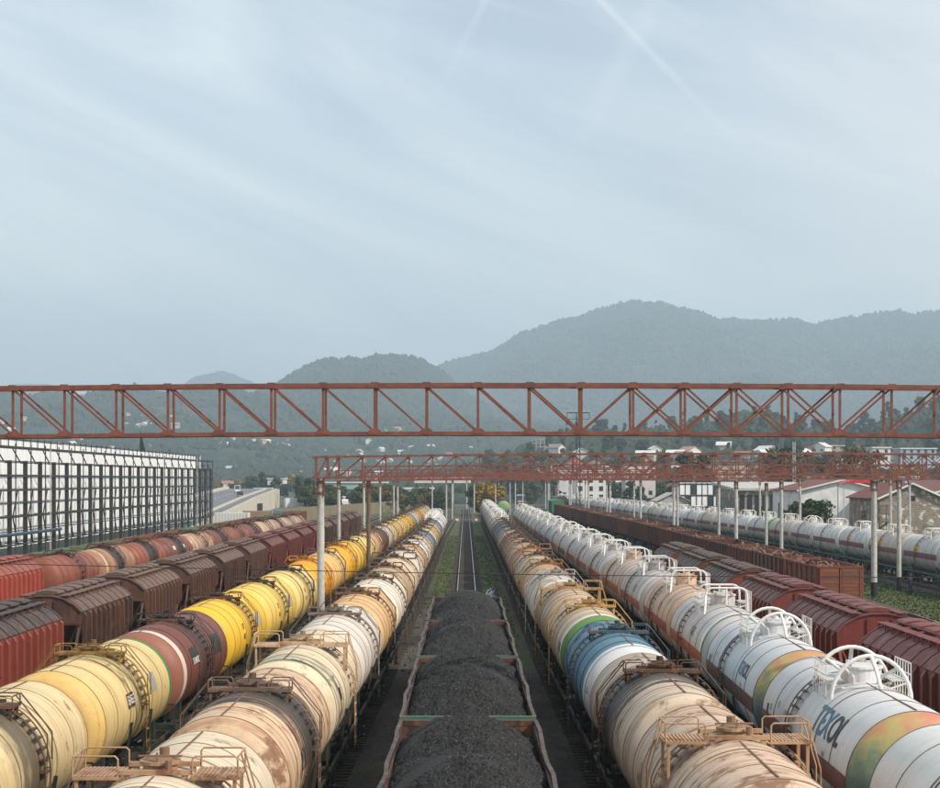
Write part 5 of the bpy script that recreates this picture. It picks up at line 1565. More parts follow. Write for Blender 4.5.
for i, (x, y) in enumerate(((-84, 520), (-79, 523))):
    rt = thing('utility_pole', ('left concrete pole of the pair by the highway', 'right concrete pole of the pair by the highway')[i], 'pole', (x, y, 0))
    ob('pole', MB().tube([(0, 0, 0), (0, 0, 16.5)], [.5, .35], 12).mesh('pole'), M['concrete'], rt)
    for z in (12.0, 13.6): ob('crossarm', MB().box(-1.8, 1.8, -.12, .12, z, z+.2).mesh('crossarm'), M['blackrub'], rt)

# corrugated fence
fr = thing('corrugated_fence', 'tall olive-brown corrugated fence beside the rusty tankers', 'fence', (0, 0, 0))
fp = [(-41.5, 385), (-34.5, 425), (-28, 470), (-22, 520), (-17, 580)]
m_, t_, b_ = newmat('olive_corrugated'); v_ = objvec(t_, (1, 1, .1), True)
t_.links.new(mixc(t_, mrange(t_, noise(t_, v_, 1.1, 5), .35, .65), rgb(120,116,88), rgb(104,88,68)), b_.inputs['Base Color']); b_.inputs['Roughness'].default_value = .75; M['olive'] = m_
FPM = None
for (a, b) in zip(fp[:-1], fp[1:]):
    a = Vector((*a, 0)); b = Vector((*b, 0)); d = (b-a); L_ = d.length; n_ = int(L_/2.4); ang = math.atan2(d.y, d.x)
    for k in range(n_):
        c = a + d*(k+.5)/n_; wd = L_/n_
        V = []; m = 17
        for q in range(m):
            V += [(-wd/2 + wd*q/(m-1), .07*math.cos(q*PI), 0)]
        V2 = [(x, y, 3.3) for x, y, z in V]; V3 = [(x, y+.03, z) for x, y, z in V]; V4 = [(x, y+.03, z) for x, y, z in V2]
        fs = [(i, i+1, m+i+1, m+i) for i in range(m-1)] + [(2*m+i, 3*m+i, 3*m+i+1, 2*m+i+1) for i in range(m-1)]
        if FPM is None: FPM = MB().add(V+V2+V3+V4, fs).mesh('panel')
        ob('panel', FPM, M['olive'], fr, (c.x, c.y, GZ + random.uniform(-.05, .05)), ang)

# ------------------------------------------------------------------ buildings at the right
def gable_house(name, label, x0, y0, w_, d_, ze, zr_, wallmat, roofmat, windows=(), cat='warehouse', over=.5, trim=None, side_windows=(), wallcol=None, roofcol=None, group=None, rz=0.0):
    """ridge runs along Y; origin at the front left foot"""
    rt = thing(name, label, cat, (x0, y0, GZ), rz, group)
    ze -= GZ; zr_ -= GZ
    mb = MB().prism([(0, 0), (w_, 0), (w_, ze), (w_/2, zr_), (0, ze)], 0, d_)
    ob('wall', mb.mesh('wall'), wallmat, rt, color=wallcol)
    sl_ = (zr_-ze)/(w_/2); th = .14
    for s in (0, 1):
        xa, xb = (-over, w_/2) if s == 0 else (w_+over, w_/2)
        za = ze - over*sl_
        V = [(xa, -over, za+.03), (xb, -over, zr_+.03), (xb, d_+over, zr_+.03), (xa, d_+over, za+.03)]
        V += [(a, b, c+th) for a, b, c in V]
        ob('roof', MB().add(V, [(0,1,2,3),(4,5,6,7),(0,1,5,4),(1,2,6,5),(2,3,7,6),(3,0,4,7)]).mesh('roof'), roofmat, rt, color=roofcol)
        if trim:
            ob('verge_trim', MB().bar((xa, -over-.06, za+.08), (xb, -over-.06, zr_+.08), .1, .26).mesh('verge_trim'), trim, rt)
    for (a, b, c, d) in windows:
        f = ob('window', MB().box(a, b, -.06, -.005, c, d).mesh('window'), M['dark'], rt)
    for (a, b, c, d) in side_windows:
        ob('window', MB().box(-.06, -.005, a, b, c, d).mesh('window'), M['dark'], rt)
    return rt
gable_house('warehouse', 'white gabled warehouse with brown roof behind the far tankers', 56.9, 300, 14.5, 26, 7.5, 9.25, M['white_wall'], M['red_roof'],
            trim=M['white_wall'], side_windows=((2.5, 4.6, 2.6, 5.2), (8.5, 10.3, 2.6, 5.2), (17, 20, 2.4, 5.4)), windows=())
gable_house('warehouse', 'brick-and-plaster gabled shed with peeling front and brown roof', 58.9, 250, 9.0, 20, 6.75, 8.75, M['stone'], M['red_roof'], trim=M['white_wall'],
            side_windows=((2, 4.6, 2.2, 5.0), (9, 11.5, 2.2, 5.0)), windows=((4.0, 5.0, 6.6, 7.3),))
gable_house('warehouse', 'wide brown-roofed shed behind the peeling gabled one', 67.4, 262, 22, 40, 6.9, 9.15, M['white_wall'], M['red_roof'], trim=M['white_wall'])
# flat roofed brick building and grey glazed block
rt = thing('brick_building', 'derelict brown brick building with a pale flat roof', 'building', (54, 350, GZ))
ob('wall', MB().box(0, 16, 0, 30, 0, 7.4).mesh('wall'), M['stone'], rt)
ob('roof', MB().add([(-.8,-.8,7.42),(17,-.8,7.42),(17,31,8.6),(-.8,31,8.6),(-.8,-.8,7.9),(17,-.8,7.9),(17,31,9.1),(-.8,31,9.1)], [(0,3,2,1),(4,5,6,7),(0,1,5,4),(1,2,6,5),(2,3,7,6),(3,0,4,7)]).mesh('roof'), M['concrete'], rt)
for k in range(6):
    ob('window', MB().box(.5+k*1.5, 1.5+k*1.5, -.05, -.004, 1.5, 6.6).mesh('window'), M['dark'], rt)
for k in range(6): ob('window', MB().box(-.05, -.004, 3+k*4.2, 5.8+k*4.2, 2, 6).mesh('window'), M['dark'], rt)
rt = thing('glazed_block', 'grey industrial block with a grid of dirty panes', 'building', (48.5, 400, GZ))
ob('wall', MB().box(0, 9.4, 0, 14, 0, 9.0).mesh('wall'), M['concrete'], rt)
PANE = MB().box(0, 1.08, -.05, -.005, 0, 2.3).mesh('pane'); PANE.materials.append(M['sheet']); PANE2 = PANE.copy(); PANE2.materials.clear(); PANE2.materials.append(M['glass'])
for i in range(7):
    for j in range(3):
        ob('pane', PANE2 if (i*3+j) % 4 == 0 else PANE, M['sheet'], rt, (.25+i*1.28, -.03, 1.0+j*2.6))
for i in range(8): ob('mullion', MB().box(.05+i*1.28, .2+i*1.28, -.14, -.002, 0, 8.9).mesh('mullion'), M['dark'], rt)
for j in range(4): ob('transom', MB().box(.0, 9.4, -.12, -.004, .6+j*2.6, .85+j*2.6).mesh('transom'), M['dark'], rt)
gable_house('shed', 'low shed with pale pitched roof left of the grey block', 42.2, 385, 6.5, 12, 4.8, 6.4, M['concrete'], M['concrete'], cat='shed')
rt = thing('market_roof', 'red awning on posts between the two gabled sheds', 'shelter', (64, 285, GZ))
ob('roof', MB().prism([(-3, 9.0), (3, 9.0), (0, 9.9)], 0, 5).mesh('roof'), M['plain'], rt, color=rgb(180,50,48))
for s in (-1, 1):
    for q in (.3, 4.7): ob('post', MB().bar((s*2.7, q, 0), (s*2.7, q, 8.98), .12).mesh('post'), M['concrete'], rt)
rt = thing('scaffold', 'rusty steel platform with stairs beside the white warehouse', 'scaffold', (59.5, 246, GZ))
for s in (0, 4.2):
    for q in (0, 2.0): ob('post', MB().bar((s-4.4, q, 0), (s-4.4, q, 6.0), .14).mesh('post'), M['wood'], rt)
ob('platform', MB().box(-4.6, 0, -.1, 2.1, 3.6, 3.75).mesh('platform'), M['wood'], rt)
ob('railing', MB().bar((-4.4, 0, 5.9), (-.2, 0, 5.9), .1).bar((-4.4, 0, 4.8), (-.2, 0, 4.8), .08).bar((-4.4, 0, 3.7), (-.2, 0, 5.8), .08).mesh('railing'), M['wood'], rt)
ob('stair', MB().bar((-4.4, 1, 0), (-.3, 1, 3.6), .5, .12).mesh('stair'), M['wood'], rt)

# ------------------------------------------------------------------ a person standing in the grass
def person(x, y, rz, label):
    rt = thing('person', label, 'person', (x, y, GZ), rz)
    J = [(0,0,.95),(0,0,1.15),(0,.0,1.38),(0,0,1.50),(0,.01,1.62),(.17,0,1.40),(.22,-.01,1.14),(.22,.05,.90),(-.17,0,1.40),(-.22,-.01,1.14),(-.21,.05,.90),
         (.09,0,.88),(.11,.01,.50),(.11,-.02,.08),(.12,.12,.04),(-.09,0,.88),(-.11,.0,.50),(-.12,-.02,.08),(-.13,.12,.04)]
    E = [(0,1),(1,2),(2,3),(3,4),(2,5),(5,6),(6,7),(2,8),(8,9),(9,10),(0,11),(11,12),(12,13),(13,14),(0,15),(15,16),(16,17),(17,18)]
    Rr = [.15,.15,.16,.065,.10,.085,.06,.04,.085,.06,.04,.105,.075,.055,.045,.105,.075,.055,.045]
    me = bpy.data.meshes.new('body'); me.from_pydata(J, E, [])
    o = ob('body', me, M['plain'], rt, color=rgb(34,36,46))
    o.modifiers.new('skin', 'SKIN')
    for i, r in enumerate(Rr): me.skin_vertices[0].data[i].radius = (r, r*.8 if i < 3 else r)
    me.skin_vertices[0].data[0].use_root = True
    s = o.modifiers.new('sub', 'SUBSURF'); s.levels = 1; s.render_levels = 1
    hd = MB().lathe([(-.11,.001),(-.10,.05),(-.06,.085),(0,.095),(.06,.085),(.10,.05),(.11,.001)], 12, 1.66)
    ob('head', hd.mesh('head', True), M['plain'], rt, color=rgb(150,110,90))
    ob('hair', MB().lathe([(-.12,.001),(-.10,.06),(-.05,.095),(.02,.105),(.05,.10)], 12, 1.69).mesh('hair', True), M['plain'], rt, color=(.02,.017,.015,1))
person(36.9, 146, .4, 'person in dark clothes standing on the grass beside the posts')

# dwarf signals
for i, x in enumerate((-1.95, 2.4)):
    rt = thing('dwarf_signal', ('small red and white ground signal left of the middle track', 'small red and white ground signal right of the middle track')[i], 'signal', (x, 412, GZ), 0, 'ground signals by the middle track')
    ob('base', MB().box(-.35, .35, -.2, .2, 0, .5).mesh('base'), M['plain'], rt, color=rgb(214,206,200))
    ob('lamp_box', MB().box(-.22, .22, -.18, .18, .501, 1.2).mesh('lamp_box'), M['plain'], rt, color=rgb(170,50,44))
rt = tag(ob('level_crossing', MB().box(-16, 12, 420, 424, GZ, GZ+.08).mesh('level_crossing'), M['wood']), kind='structure')

# ------------------------------------------------------------------ hills
def crest(pts):
    xs = [p[0] for p in pts]; ys = [p[1] for p in pts]
    return lambda X, D: CZ + (480 - np.interp(465.5 + X*F/D, xs, ys))*D/F
HILLS = {}
def hill(name, D, Yf, pts, x0, x1, nx, ny, seed, rough, back=1.35, zbase=-2, power=1.25, ridge=.12, mat='hill', jag=0):
    f = crest(pts)
    xs = (np.linspace(x0, x1, nx) - 465.5)*D/F; t = np.linspace(0, back, ny)
    X, T = np.meshgrid(xs, t, indexing='ij')
    def zf(X, Y):
        T = (Y - Yf)/(D - Yf)
        H = f(X*D/np.maximum(Y, D*.6), D)      # crest height seen along the ray
        H = f(X, D) + (fbm(X/(D*.011)+seed, Y*0+.5, seed+9, 4)-.5)*D*.0042
        base = np.where(T <= 1, np.clip(T, 0, 1)**power, 1 - np.clip((T-1)/(back-1+1e-6), 0, 1)**1.6*.75)
        gully = (fbm(X/(D*.045)+seed, Y/(D*.09), seed, 4)-.5)*ridge*2.4*np.clip(T, 0, 1)*np.clip((1.02-T)*3.0, 0, 1)*H
        small = (fbm(X/rough, Y/rough, seed+5, 4)-.5)*rough*.16*np.clip(T*3, 0, 1)
        return np.maximum(H, 2)*base + gully + small + zbase*(1-np.clip(T*4, 0, 1))
    Y = Yf + T*(D - Yf)
    Z = zf(X, Y)
    if jag: Z += rng.uniform(0, jag, Z.shape)*np.clip(T*2, 0, 1)
    V = np.stack([X, Y, Z], -1).reshape(-1, 3)
    o = struct(name, npmesh(name, V, grid_faces(nx, ny), True), M[mat])
    HILLS[seed] = (zf, D, Yf)
    return o
hill('far_hills', 8200, 6600, [(-400,395),(-150,380),(-60,390),(0,388),(20,384),(35,382),(50,384),(75,392),(120,396),(170,390),(185,384),(200,375),(218,371),(235,375),(255,384),(280,392),(330,400),(420,410)], -420, 460, 420, 50, 3, 220, ridge=.05)
hill('mountain', 6400, 3300, [(330,420),(380,402),(415,384),(445,368),(460,364),(485,356),(500,348),(520,337),(530,333),(548,329),(560,324),(575,318),(590,312),(600,309),(612,306),(625,301),(638,300),(650,301),(660,303),(670,306),(690,310),(705,316),(715,320),(740,322),(760,321),(775,320),(795,319),(810,322),(830,321),(845,320),(860,317),(870,315),(885,310),(900,311),(915,314),(930,313),(945,312),(1000,318),(1100,330),(1400,360),(1700,400)],
     100, 1800, 1000, 170, 21, 300, ridge=.24, jag=4)
hill('forested_hill', 4300, 2300, [(200,420),(235,408),(262,394),(275,387),(290,377),(300,371),(310,366),(330,364),(350,363),(362,364),(370,362),(376,359),(382,358),(392,360),(400,361),(410,363),(420,364),(432,369),(445,376),(458,388),(475,400),(500,410),(540,420),(600,432),(760,470)],
     60, 900, 800, 130, 33, 130, ridge=.16, jag=5)
hill('village_hill', 3300, 1500, [(-500,400),(-300,385),(-150,398),(-60,390),(0,393),(15,396),(30,398),(45,395),(60,392),(80,400),(95,396),(120,392),(135,391),(150,392),(165,398),(185,396),(200,391),(210,388),(225,391),(250,393),(275,396),(300,400),(330,404),(370,410),(420,414),(460,420),(500,424),(560,430),(640,438),(760,450),(1100,470)],
     -900, 1100, 1000, 130, 47, 90, ridge=.20, jag=4)
hill('near_hill', 1350, 640, [(420,478),(470,470),(500,462),(512,456),(525,450),(545,444),(560,440),(575,436),(585,433),(597,434),(615,434),(640,434),(655,432),(680,431),(700,429),(713,428),(730,421),(745,418),(760,423),(775,426),(800,432),(820,436),(835,436),(850,433),(870,426),(885,420),(900,418),(915,416),(930,410),(945,409),(1000,405),(1100,415),(1300,430)],
     380, 1900, 640, 110, 59, 40, ridge=.10, jag=1.5)

# canopy of the woods on the hills: many small clumps
def canopy(seed, n, px0, px1, t0, t1, smin, smax, rs, keep=None):
    zf, D, Yf = HILLS[seed]
    r = np.random.default_rng(rs)
    Y = Yf + r.uniform(t0**1.0, t1, n)*(D-Yf)
    X = (r.uniform(px0, px1, n)-465.5)*D/F
    dens = fbm(X/(D*.03), Y/(D*.05), rs, 3)
    m = dens > .42 if keep is None else dens > keep
    X, Y = X[m], Y[m]; n = len(X)
    Z = zf(X, Y)
    base = np.array([(1,0,0),(0,1,0),(-1,0,0),(0,-1,0),(.55,.55,.75),(-.55,.55,.7),(-.55,-.55,.8),(.55,-.55,.7),(0,0,1.25)], float)
    fb = np.array([(0,1,4),(1,2,5),(2,3,6),(3,0,7),(0,4,7),(1,5,4),(2,6,5),(3,7,6),(4,5,8),(5,6,8),(6,7,8),(7,4,8)])
    s = r.uniform(smin, smax, (n,1,1))*r.uniform(.65, 1.3, (n,9,3))*np.array([1, 1, 1.15])
    V = (base[None]*s + np.stack([X, Y, Z], 1)[:, None]).reshape(-1, 3)
    Fc = (fb[None] + (np.arange(n)*9)[:, None, None]).reshape(-1, 3)
    return V, Fc
for (sd, n, a, b, t0, t1, s0, s1, rs, kp, lb) in ((59, 11000, 430, 1200, .22, 1.03, 1.8, 4.2, 101, .40, 'dark green woods covering the low hill at right'),
        (47, 22000, -30, 700, .05, 1.02, 4, 8.5, 102, .38, 'hazy green woods on the village hillside at left'),
        (33, 20000, 180, 620, .1, 1.02, 4.5, 9, 103, .0, 'dark hazy woods on the rounded middle hill'),
        (21, 26000, 380, 1000, .2, 1.01, 5, 9, 104, .0, 'faint blue-grey woods on the high mountain')):
    V, Fc = canopy(sd, n, a, b, t0, t1, s0, s1, rs, kp)
    tag(ob('woodland', npmesh('woodland', V, Fc), M['forest']), lb, 'woods', kind='stuff')

# ------------------------------------------------------------------ houses
HW = MB().prism([(0-4, 0), (4, 0), (4, 5.0), (0, 7.2), (-4, 5.0)], -5, 5).mesh('wall')
RF = MB().add([(-4.6,-5.4,4.75),(0,-5.4,7.3),(0,5.4,7.3),(-4.6,5.4,4.75),(-4.6,-5.4,5.0),(0,-5.4,7.55),(0,5.4,7.55),(-4.6,5.4,5.0)], [(0,1,2,3),(4,5,6,7),(0,1,5,4),(1,2,6,5),(2,3,7,6),(3,0,4,7)]).mesh('roof')
WD = MB().box(-.6, .6, -.06, 0, 0, 1.3).mesh('window')
for m in (HW, RF): m.materials.append(M['plain'])
WD.materials.append(M['dark'])
hc = {}
def house(x, y, z, rz, wallc, roofc, label, group, s=1.0, win=True, name='house', cat='house'):
    rt = ob(name, None, loc=(x, y, z), rz=rz, scale=(s, s, s)); tag(rt, label, cat, group)
    ob('wall', HW, None, rt, (0, 0, -1.2), color=wallc)
    ob('roof', RF, None, rt, (0, 0, -1.2), color=roofc); ob('roof', RF, None, rt, (0, 0, -1.2), PI, color=roofc)
    if win:
        for a in (-2, 2): ob('window', WD, None, rt, (a, -5.0, 1.2))
    return rt
rr = random.Random(5)
WALLS = [rgb(204,200,190), rgb(194,186,170), rgb(208,206,202), rgb(186,168,148), rgb(188,184,180)]
ROOFS = [rgb(206,204,200), rgb(186,184,182), rgb(150,96,82), rgb(214,210,204), rgb(128,118,112), rgb(170,120,100)]
CW = ['white', 'cream', 'chalky', 'tan', 'greyish']; RWD = ['pale grey', 'grey', 'brown', 'ivory', 'dark grey', 'reddish']
def scatter(seed, n, px0, px1, t0, t1, s, label, group, rs):
    zf, D, Yf = HILLS[seed]; r = random.Random(rs); cs = [(r.uniform(px0, px1), r.uniform(t0, t1)) for _ in range(max(3, n//6))]
    for k in range(n):
        c = r.choice(cs)
        px = c[0] + r.gauss(0, 16); t = min(max(c[1] + r.gauss(0, .06), t0*.7), t1)
        Y = Yf + t*(D-Yf); X = (px-465.5)*D/F
        z = float(zf(np.array([X]), np.array([Y]))[0])
        a_, b_ = r.randrange(5), r.randrange(6)
        where = 'high on' if t > .35 else ('halfway up' if t > .2 else 'low on')
        side_ = 'left part' if px < px0 + (px1-px0)/3 else ('middle' if px < px0 + 2*(px1-px0)/3 else 'right part')
        house(X, Y, z + 3.4*s, r.uniform(-.8, .8) + (PI/2 if r.random() < .4 else 0), WALLS[a_], ROOFS[b_], '%s house with %s roof %s the %s of %s' % (CW[a_], RWD[b_], where, side_, label), group, s*r.uniform(.8, 1.35), False)
scatter(47, 250, -10, 470, .04, .60, .8, 'the hazy hillside', 'small houses on the hazy hillside', 1)
scatter(47, 46, 380, 640, .10, .5, .85, 'the mast slope', 'small houses on the slope behind the mast', 2)
scatter(59, 46, 520, 930, .1, .75, .8, 'the low wooded hill', 'houses on the low wooded hill', 3)
# town between yard and hill at right, and buildings at left
tr_ = random.Random(9)
def block(x, y, w_, d_, h_, wc, rc_, label, z=0, fl=0, cat='building', name='town_building', group=None):
    rt = thing(name, label, cat, (x, y, z + GZ), tr_.uniform(-.06, .06), group)
    ob('wall', MB().box(-w_/2, w_/2, -d_/2, d_/2, 0, h_).mesh('wall'), M['plain'], rt, color=wc)
    ob('roof', MB().box(-w_/2-.5, w_/2+.5, -d_/2-.5, d_/2+.5, h_+.004, h_+.5).mesh('roof'), M['plain'], rt, color=rc_)
    if fl:
        n_ = max(2, int(w_/3.2)); wn = MB().box(-.65, .65, -.08, -.004, 0, 1.5).mesh('window')
        for f_ in range(fl):
            for q in range(n_): ob('window', wn, M['dark'], rt, (-w_/2 + w_*(q+.5)/n_, -d_/2, 1.2 + f_*h_/fl))
    return rt
near_zf = HILLS[59][0]
def gz(x, y):
    return max(0.0, float(near_zf(np.array([x]), np.array([y]))[0])) if y > 640 else 0.0
for k in range(110):
    Y = tr_.uniform(600, 1000); px = tr_.uniform(540, 960); X = (px-465.5)*Y/F
    if X < 34: continue
    w_ = tr_.uniform(8, 20); h_ = tr_.uniform(4, 8)
    rc_ = tr_.choice([rgb(150,60,58), rgb(128,118,112), rgb(196,194,190), rgb(170,84,76), rgb(104,98,96)])
    wc = tr_.choice([rgb(220,218,212), rgb(196,186,170), rgb(176,160,142), rgb(206,170,160), rgb(190,190,192)])
    if k % 2: house(X, Y, gz(X, Y)+.8, tr_.uniform(-.6, .6), wc, rc_, '%s-roofed town house seen over the %s' % ('reddish' if rc_[0] > .28 and rc_[1] < .12 else 'grey', 'rusty open wagons' if px < 700 else ('brick building' if px < 800 else 'gabled sheds')), 'town houses beyond the yard', tr_.uniform(.7, 1.2))
    else: block(X, Y, w_, 10, h_, wc, rc_, '%s town building seen over the %s' % ('low flat-roofed' if h_ < 6 else 'taller flat-roofed', 'rusty open wagons' if px < 700 else ('brick building' if px < 800 else 'gabled sheds')), gz(X, Y)-1, 2, group='flat town buildings beyond the yard')
def px_block(px0, px1, ytop, ybot, Y, wc, rc_, label, fl=0, name='town_building'):
    x0 = (px0-465.5)*Y/F; x1 = (px1-465.5)*Y/F; zt = CZ + (480-ytop)*Y/F; zb = CZ + (480-ybot)*Y/F
    return block((x0+x1)/2, Y+6, x1-x0, 12, zt-zb, wc, rc_, label, zb-GZ, fl, name=name)
px_block(900, 936, 449, 474, 820, rgb(150,166,174), rgb(214,214,212), 'blue-grey modern building with a pale roof at the right edge', 4)
px_block(872, 890, 448, 470, 800, rgb(206,200,192), rgb(222,220,216), 'cream apartment block left of the modern building', 3)
px_block(560, 612, 468, 500, 620, rgb(206,206,204), rgb(150,54,52), 'long white building with a red roof band behind the gantries', 2)
px_block(575, 606, 478, 503, 560, rgb(216,214,208), rgb(190,188,184), 'white three-storey building behind the posts', 3)
px_block(625, 655, 465, 498, 640, rgb(196,190,184), rgb(170,80,76), 'grey building with reddish roof behind the posts', 2)
px_block(712, 770, 462, 480, 520, rgb(168,156,140), rgb(112,108,104), 'long dun industrial hall behind the brick building', 0)
px_block(390, 432, 489, 497, 640, rgb(222,220,216), rgb(226,224,220), 'white-roofed shed behind the bushes left of centre', 0)
px_block(318, 386, 483, 489, 760, rgb(150,172,160), rgb(214,214,212), 'long low pale-green warehouse with a white roof', 0)
px_block(268, 284, 479, 485, 900, rgb(214,206,200), rgb(220,216,212), 'white low building behind the highway', 0)
px_block(415, 470, 478, 483, 700, rgb(206,200,198), rgb(196,186,180), 'low pale shed behind the yard throat', 0)
# unfinished concrete frame block on the hill
zf_ = near_zf; Y = 1180; X = (538-465.5)*Y/F; zb = CZ + (480-455)*Y/F
rt = thing('unfinished_building', 'unfinished concrete frame block on the skyline of the low hill', 'building', (X, Y, zb))
for f_ in range(5): ob('floor_slab', MB().box(-4.6, 4.6, -4, 4, f_*2.6, f_*2.6+.35).mesh('floor_slab'), M['concrete'], rt)
for q in (-4.2, -1.4, 1.4, 4.2):
    ob('column', MB().box(q-.25, q+.25, -3.8, -3.3, -3, 10.4).mesh('column'), M['concrete'], rt)
ob('back_wall', MB().box(-4.4, 4.4, 3.0, 3.4, .36, 2.59).mesh('back_wall'), M['dark'], rt)

# ------------------------------------------------------------------ trees
def tree_mesh(seed, n, R, H, zc, leaf, spread=1.0, cone=False, clumps=9):
    r = np.random.default_rng(seed); cl = []
    for k in range(clumps):
        a = r.uniform(0, 2*PI); u = r.uniform(-1, 1); rad = R*r.uniform(.25, .8)*(1 - (.6*(u+1)/2 if cone else .25*abs(u)))
        cl.append((rad*math.cos(a), rad*math.sin(a), zc + u*H*.42, R*r.uniform(.28, .5)*(1-.35*(u+1)/2 if cone else 1)))
    cl.append((0, 0, zc + H*.38, R*.35)); cl.append((0, 0, zc, R*.5))
    cl = np.array(cl); idx = r.integers(0, len(cl), n); c = cl[idx]
    d = r.normal(size=(n, 3)); d /= np.linalg.norm(d, axis=1)[:, None]; q = r.uniform(.45, 1.08, n)**.6
    P_ = c[:, :3] + d*(c[:, 3]*q)[:, None]*np.array([1, 1, .85])
    a = r.normal(size=(n, 3)); a /= np.linalg.norm(a, axis=1)[:, None]; b = np.cross(a, d); b /= np.linalg.norm(b, axis=1)[:, None] + 1e-9
    s = leaf*r.uniform(.6, 1.4, n)[:, None]
    V = np.stack([P_-a*s, P_+b*s*.6, P_+a*s, P_-b*s*.6], 1).reshape(-1, 3)
    return npmesh('crown', V, np.arange(4*n).reshape(-1, 4))
def trunk_mesh(seed, H, r0):
    r = random.Random(seed); mb = MB(); top = H*.75
    mb.tube([(0,0,-.3), (r.uniform(-.1,.1), r.uniform(-.1,.1), top*.4), (r.uniform(-.2,.2), r.uniform(-.2,.2), top)], [r0, r0*.75, r0*.3], 8)
    for k in range(6):
        z = top*r.uniform(.35, .9); a = r.uniform(0, 2*PI); l = H*r.uniform(.15, .28)
        mb.tube([(0, 0, z), (math.cos(a)*l*.6, math.sin(a)*l*.6, z+l*.5), (math.cos(a)*l, math.sin(a)*l, z+l*.9)], [r0*.35, r0*.22, r0*.08], 6)
    return mb.mesh('trunk')
CR = [tree_mesh(1, 1900, 3.6, 8.5, 5.6, .42), tree_mesh(2, 1700, 3.0, 9.5, 6.0, .40, cone=True), tree_mesh(3, 1500, 4.2, 6.5, 4.6, .42, clumps=12), tree_mesh(4, 600, 3.4, 8.5, 5.8, .30), tree_mesh(5, 1900, 2.0, 11, 6.4, .34, cone=True)]
TK = [trunk_mesh(i, 8, .22) for i in range(5)]
CRM = {}
def tree(x, y, z, k, mat, s, label, group=None, name='tree'):
    rt = ob(name, None, loc=(x, y, z), rz=random.uniform(0, 6.28), scale=(s*random.uniform(.85, 1.15), s*random.uniform(.85, 1.15), s)); tag(rt, label, 'tree', group)
    if (k, mat) not in CRM:
        m = CR[k].copy(); m.materials.clear(); m.materials.append(M[mat]); CRM[k, mat] = m
    ob('crown', CRM[k, mat], None, rt); ob('trunk', TK[k], M['bark'], rt)
    return rt
def ptree(px, ytop, Y, k, mat, label, group=None, zb=None, name='tree'):
    """a tree of given apparent height standing at distance Y"""
    z0 = GZ if zb is None else zb
    zt = CZ + (480-ytop)*Y/F
    Hh = (10.2, 11.3, 8.4, 10.6, 12.2)[k]
    return tree((px-465.5)*Y/F, Y, z0, k, mat, max(.15, (zt-z0)/Hh), label, group, name)
ptree(487, 482, 470, 2, 'leaf_yellow', 'bright yellow autumn tree at the end of the yard')
ptree(498, 485, 478, 0, 'leaf_yellow', 'smaller yellow-green tree right of the bright yellow one')
ptree(474, 485, 480, 0, 'leaf_mid', 'green tree left of the bright yellow one')
ptree(810, 496, 262, 1, 'leaf_dark', 'dark pointed bush before the white warehouse', name='bush')
ptree(818, 500, 258, 2, 'leaf_dark', 'rounded dark bush right of the pointed one', name='bush')
ptree(800, 502, 266, 2, 'leaf_dark', 'low dark bush left of the pointed one', name='bush')
ptree(762, 506, 300, 2, 'leaf_dark', 'ivy-dark bush against the brick building', name='bush')
ptree(750, 510, 300, 2, 'leaf_mid', 'low green bush left of the brick building corner', name='bush')
ptree(686, 448, 470, 1, 'leaf_dark', 'dark fir standing above the grey block'); ptree(702, 450, 480, 1, 'leaf_dark', 'second dark fir right of the taller one')
ptree(856, 440, 420, 3, 'leaf_brown', 'bare-looking brown tree above the warehouses'); ptree(868, 446, 430, 3, 'leaf_mid', 'thin green tree right of the bare brown one')
ptree(848, 446, 425, 3, 'leaf_brown', 'thin brown tree left of the taller bare one'); ptree(906, 460, 330, 3, 'leaf_yellow', 'thin yellowing tree above the brown roofs'); ptree(819, 455, 430, 4, 'leaf_dark', 'dark narrow cypress above the white warehouse')
ptree(780, 447, 520, 2, 'leaf_dark', 'round dark tree behind the industrial hall')
ptree(262, 470, 900, 1, 'leaf_dark', 'tall dark tree beside the highway lorry'); ptree(252, 476, 910, 2, 'leaf_dark', 'broad dark tree left of the tall one')
ptree(298, 476, 590, 1, 'leaf_dark', 'dark cypress-like tree behind the fence'); ptree(310, 478, 595, 0, 'leaf_dark', 'dark tree right of the cypress-like one')
tn = random.Random(31)
for k in range(120):
    px = tn.uniform(302, 478); Y = tn.uniform(495, 640)
    X = (px-465.5)*Y/F
    if -16 < X < 14 and px > 448: continue
    mat = tn.choice(['leaf_mid', 'leaf_dark', 'leaf_yellow', 'leaf_mid', 'leaf_dark', 'leaf_brown'])
    top = tn.uniform(484, 497) + (3 if px > 400 else 0)
    kk = tn.choice([0, 2, 3, 0, 2])
    ptree(px, top, Y, kk, mat, '%s %s tree in the %s of the belt behind the yard at left' % ({0: 'rounded', 2: 'spreading', 3: 'thin'}[kk], {'leaf_mid': 'green', 'leaf_dark': 'dark', 'leaf_yellow': 'yellowing', 'leaf_brown': 'brownish'}[mat], 'left part' if px < 350 else ('middle' if px < 412 else 'right part')), 'trees in the belt behind the yard at left')
for k in range(34):
    px = tn.uniform(505, 700); Y = tn.uniform(560, 680); X = (px-465.5)*Y/F
    if X < 30 and Y < 640: Y = 690 + k
    ptree(px, tn.uniform(478, 492), Y, tn.choice([0, 2, 1]), tn.choice(['leaf_mid', 'leaf_dark', 'leaf_dark']), 'green tree among the town buildings beyond the yard', 'trees among the town buildings')
for k in range(26):
    px = tn.uniform(215, 330); Y = tn.uniform(880, 1150)
    ptree(px, tn.uniform(474, 484), Y, tn.choice([0, 2, 1]), tn.choice(['leaf_dark', 'leaf_mid', 'leaf_dark', 'leaf_yellow']), 'tree beyond the highway bend', 'trees beyond the highway bend')
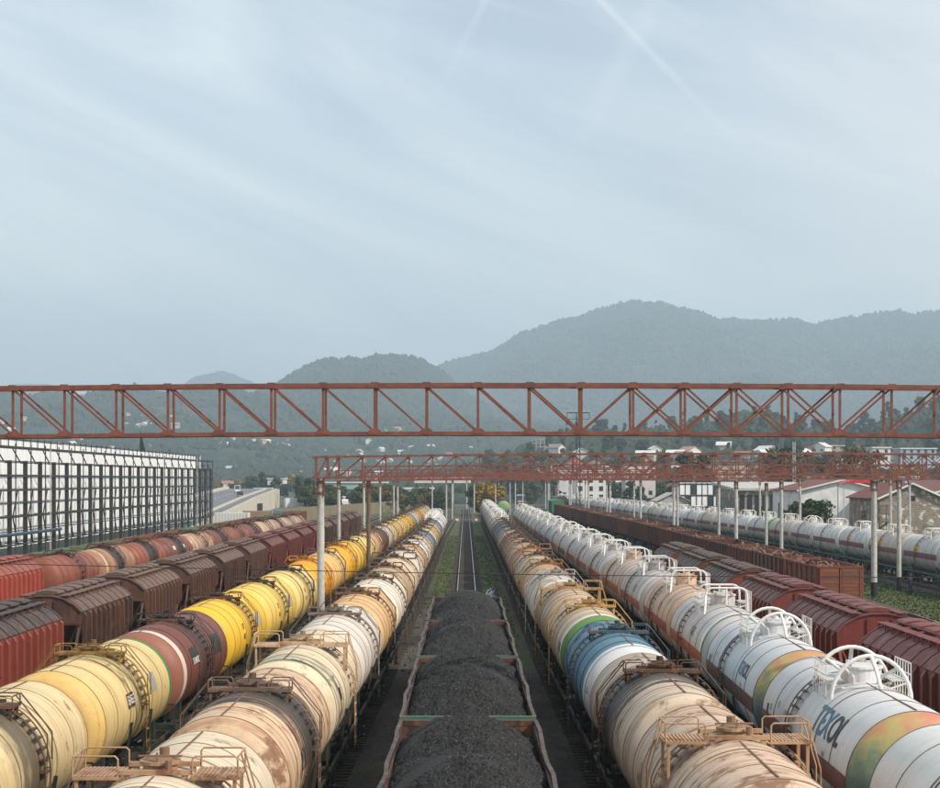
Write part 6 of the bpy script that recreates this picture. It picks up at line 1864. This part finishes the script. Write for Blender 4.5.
for k in range(150):
    px = tn.uniform(480, 960); t_h = tn.uniform(.15, 1.0); D_ = 1350; Y = 640 + t_h*710; X = (px-465.5)*D_/F
    z = float(near_zf(np.array([X]), np.array([Y]))[0])
    k_ = tn.choice([0, 1, 2, 1, 4, 0]); mat = tn.choice(['leaf_dark', 'leaf_dark', 'leaf_mid', 'leaf_dark', 'leaf_brown' if t_h < .5 else 'leaf_dark'])
    tree(X, Y, z - .5, k_, mat, tn.uniform(.9, 1.5), '%s %s tree %s the low hill, %s part' % (('rounded', 'pointed', 'spreading', 'thin', 'narrow')[k_], {'leaf_dark': 'dark', 'leaf_mid': 'green', 'leaf_brown': 'brown'}[mat], 'low on' if t_h < .4 else ('halfway up' if t_h < .7 else 'high on'), 'left' if px < 640 else ('middle' if px < 800 else 'right')), 'trees standing out on the low hill')
for k in range(46):   # skyline trees of the low hill
    px = 560 + k*8.6 + tn.uniform(-4, 4); X = (px-465.5)*1350/F; Y = 1345 + tn.uniform(-12, 10)
    z = float(near_zf(np.array([X]), np.array([Y]))[0])
    k_ = tn.choice([0, 1, 2, 4, 2, 0])
    tree(X, Y, z - 1, k_, 'leaf_dark', tn.uniform(.7, 1.25), '%s dark tree on the skyline of the low hill, %s' % (('rounded', 'pointed', 'spreading', 'thin', 'narrow')[k_], 'left of the crossed gantry bays' if px < 640 else ('behind the crossed gantry bays' if px < 850 else 'near the right edge')), 'skyline trees of the low hill')

# ------------------------------------------------------------------ haze
m = bpy.data.materials.new('haze'); m.use_nodes = True; t = m.node_tree; t.nodes.clear()
o_ = t.nodes.new('ShaderNodeOutputMaterial'); pv = t.nodes.new('ShaderNodeVolumePrincipled')
pv.inputs['Color'].default_value = (0.68, 0.86, 1.0, 1)
pv.inputs['Density'].default_value = 0.00020
pv.inputs['Anisotropy'].default_value = 0.1
t.links.new(pv.outputs[0], o_.inputs['Volume'])
hz = ob('haze', MB().box(-8900, 8900, -400, 9900, -3, 720).mesh('haze'), m)
tag(hz, 'pale blue haze filling the valley', 'haze', kind='stuff')
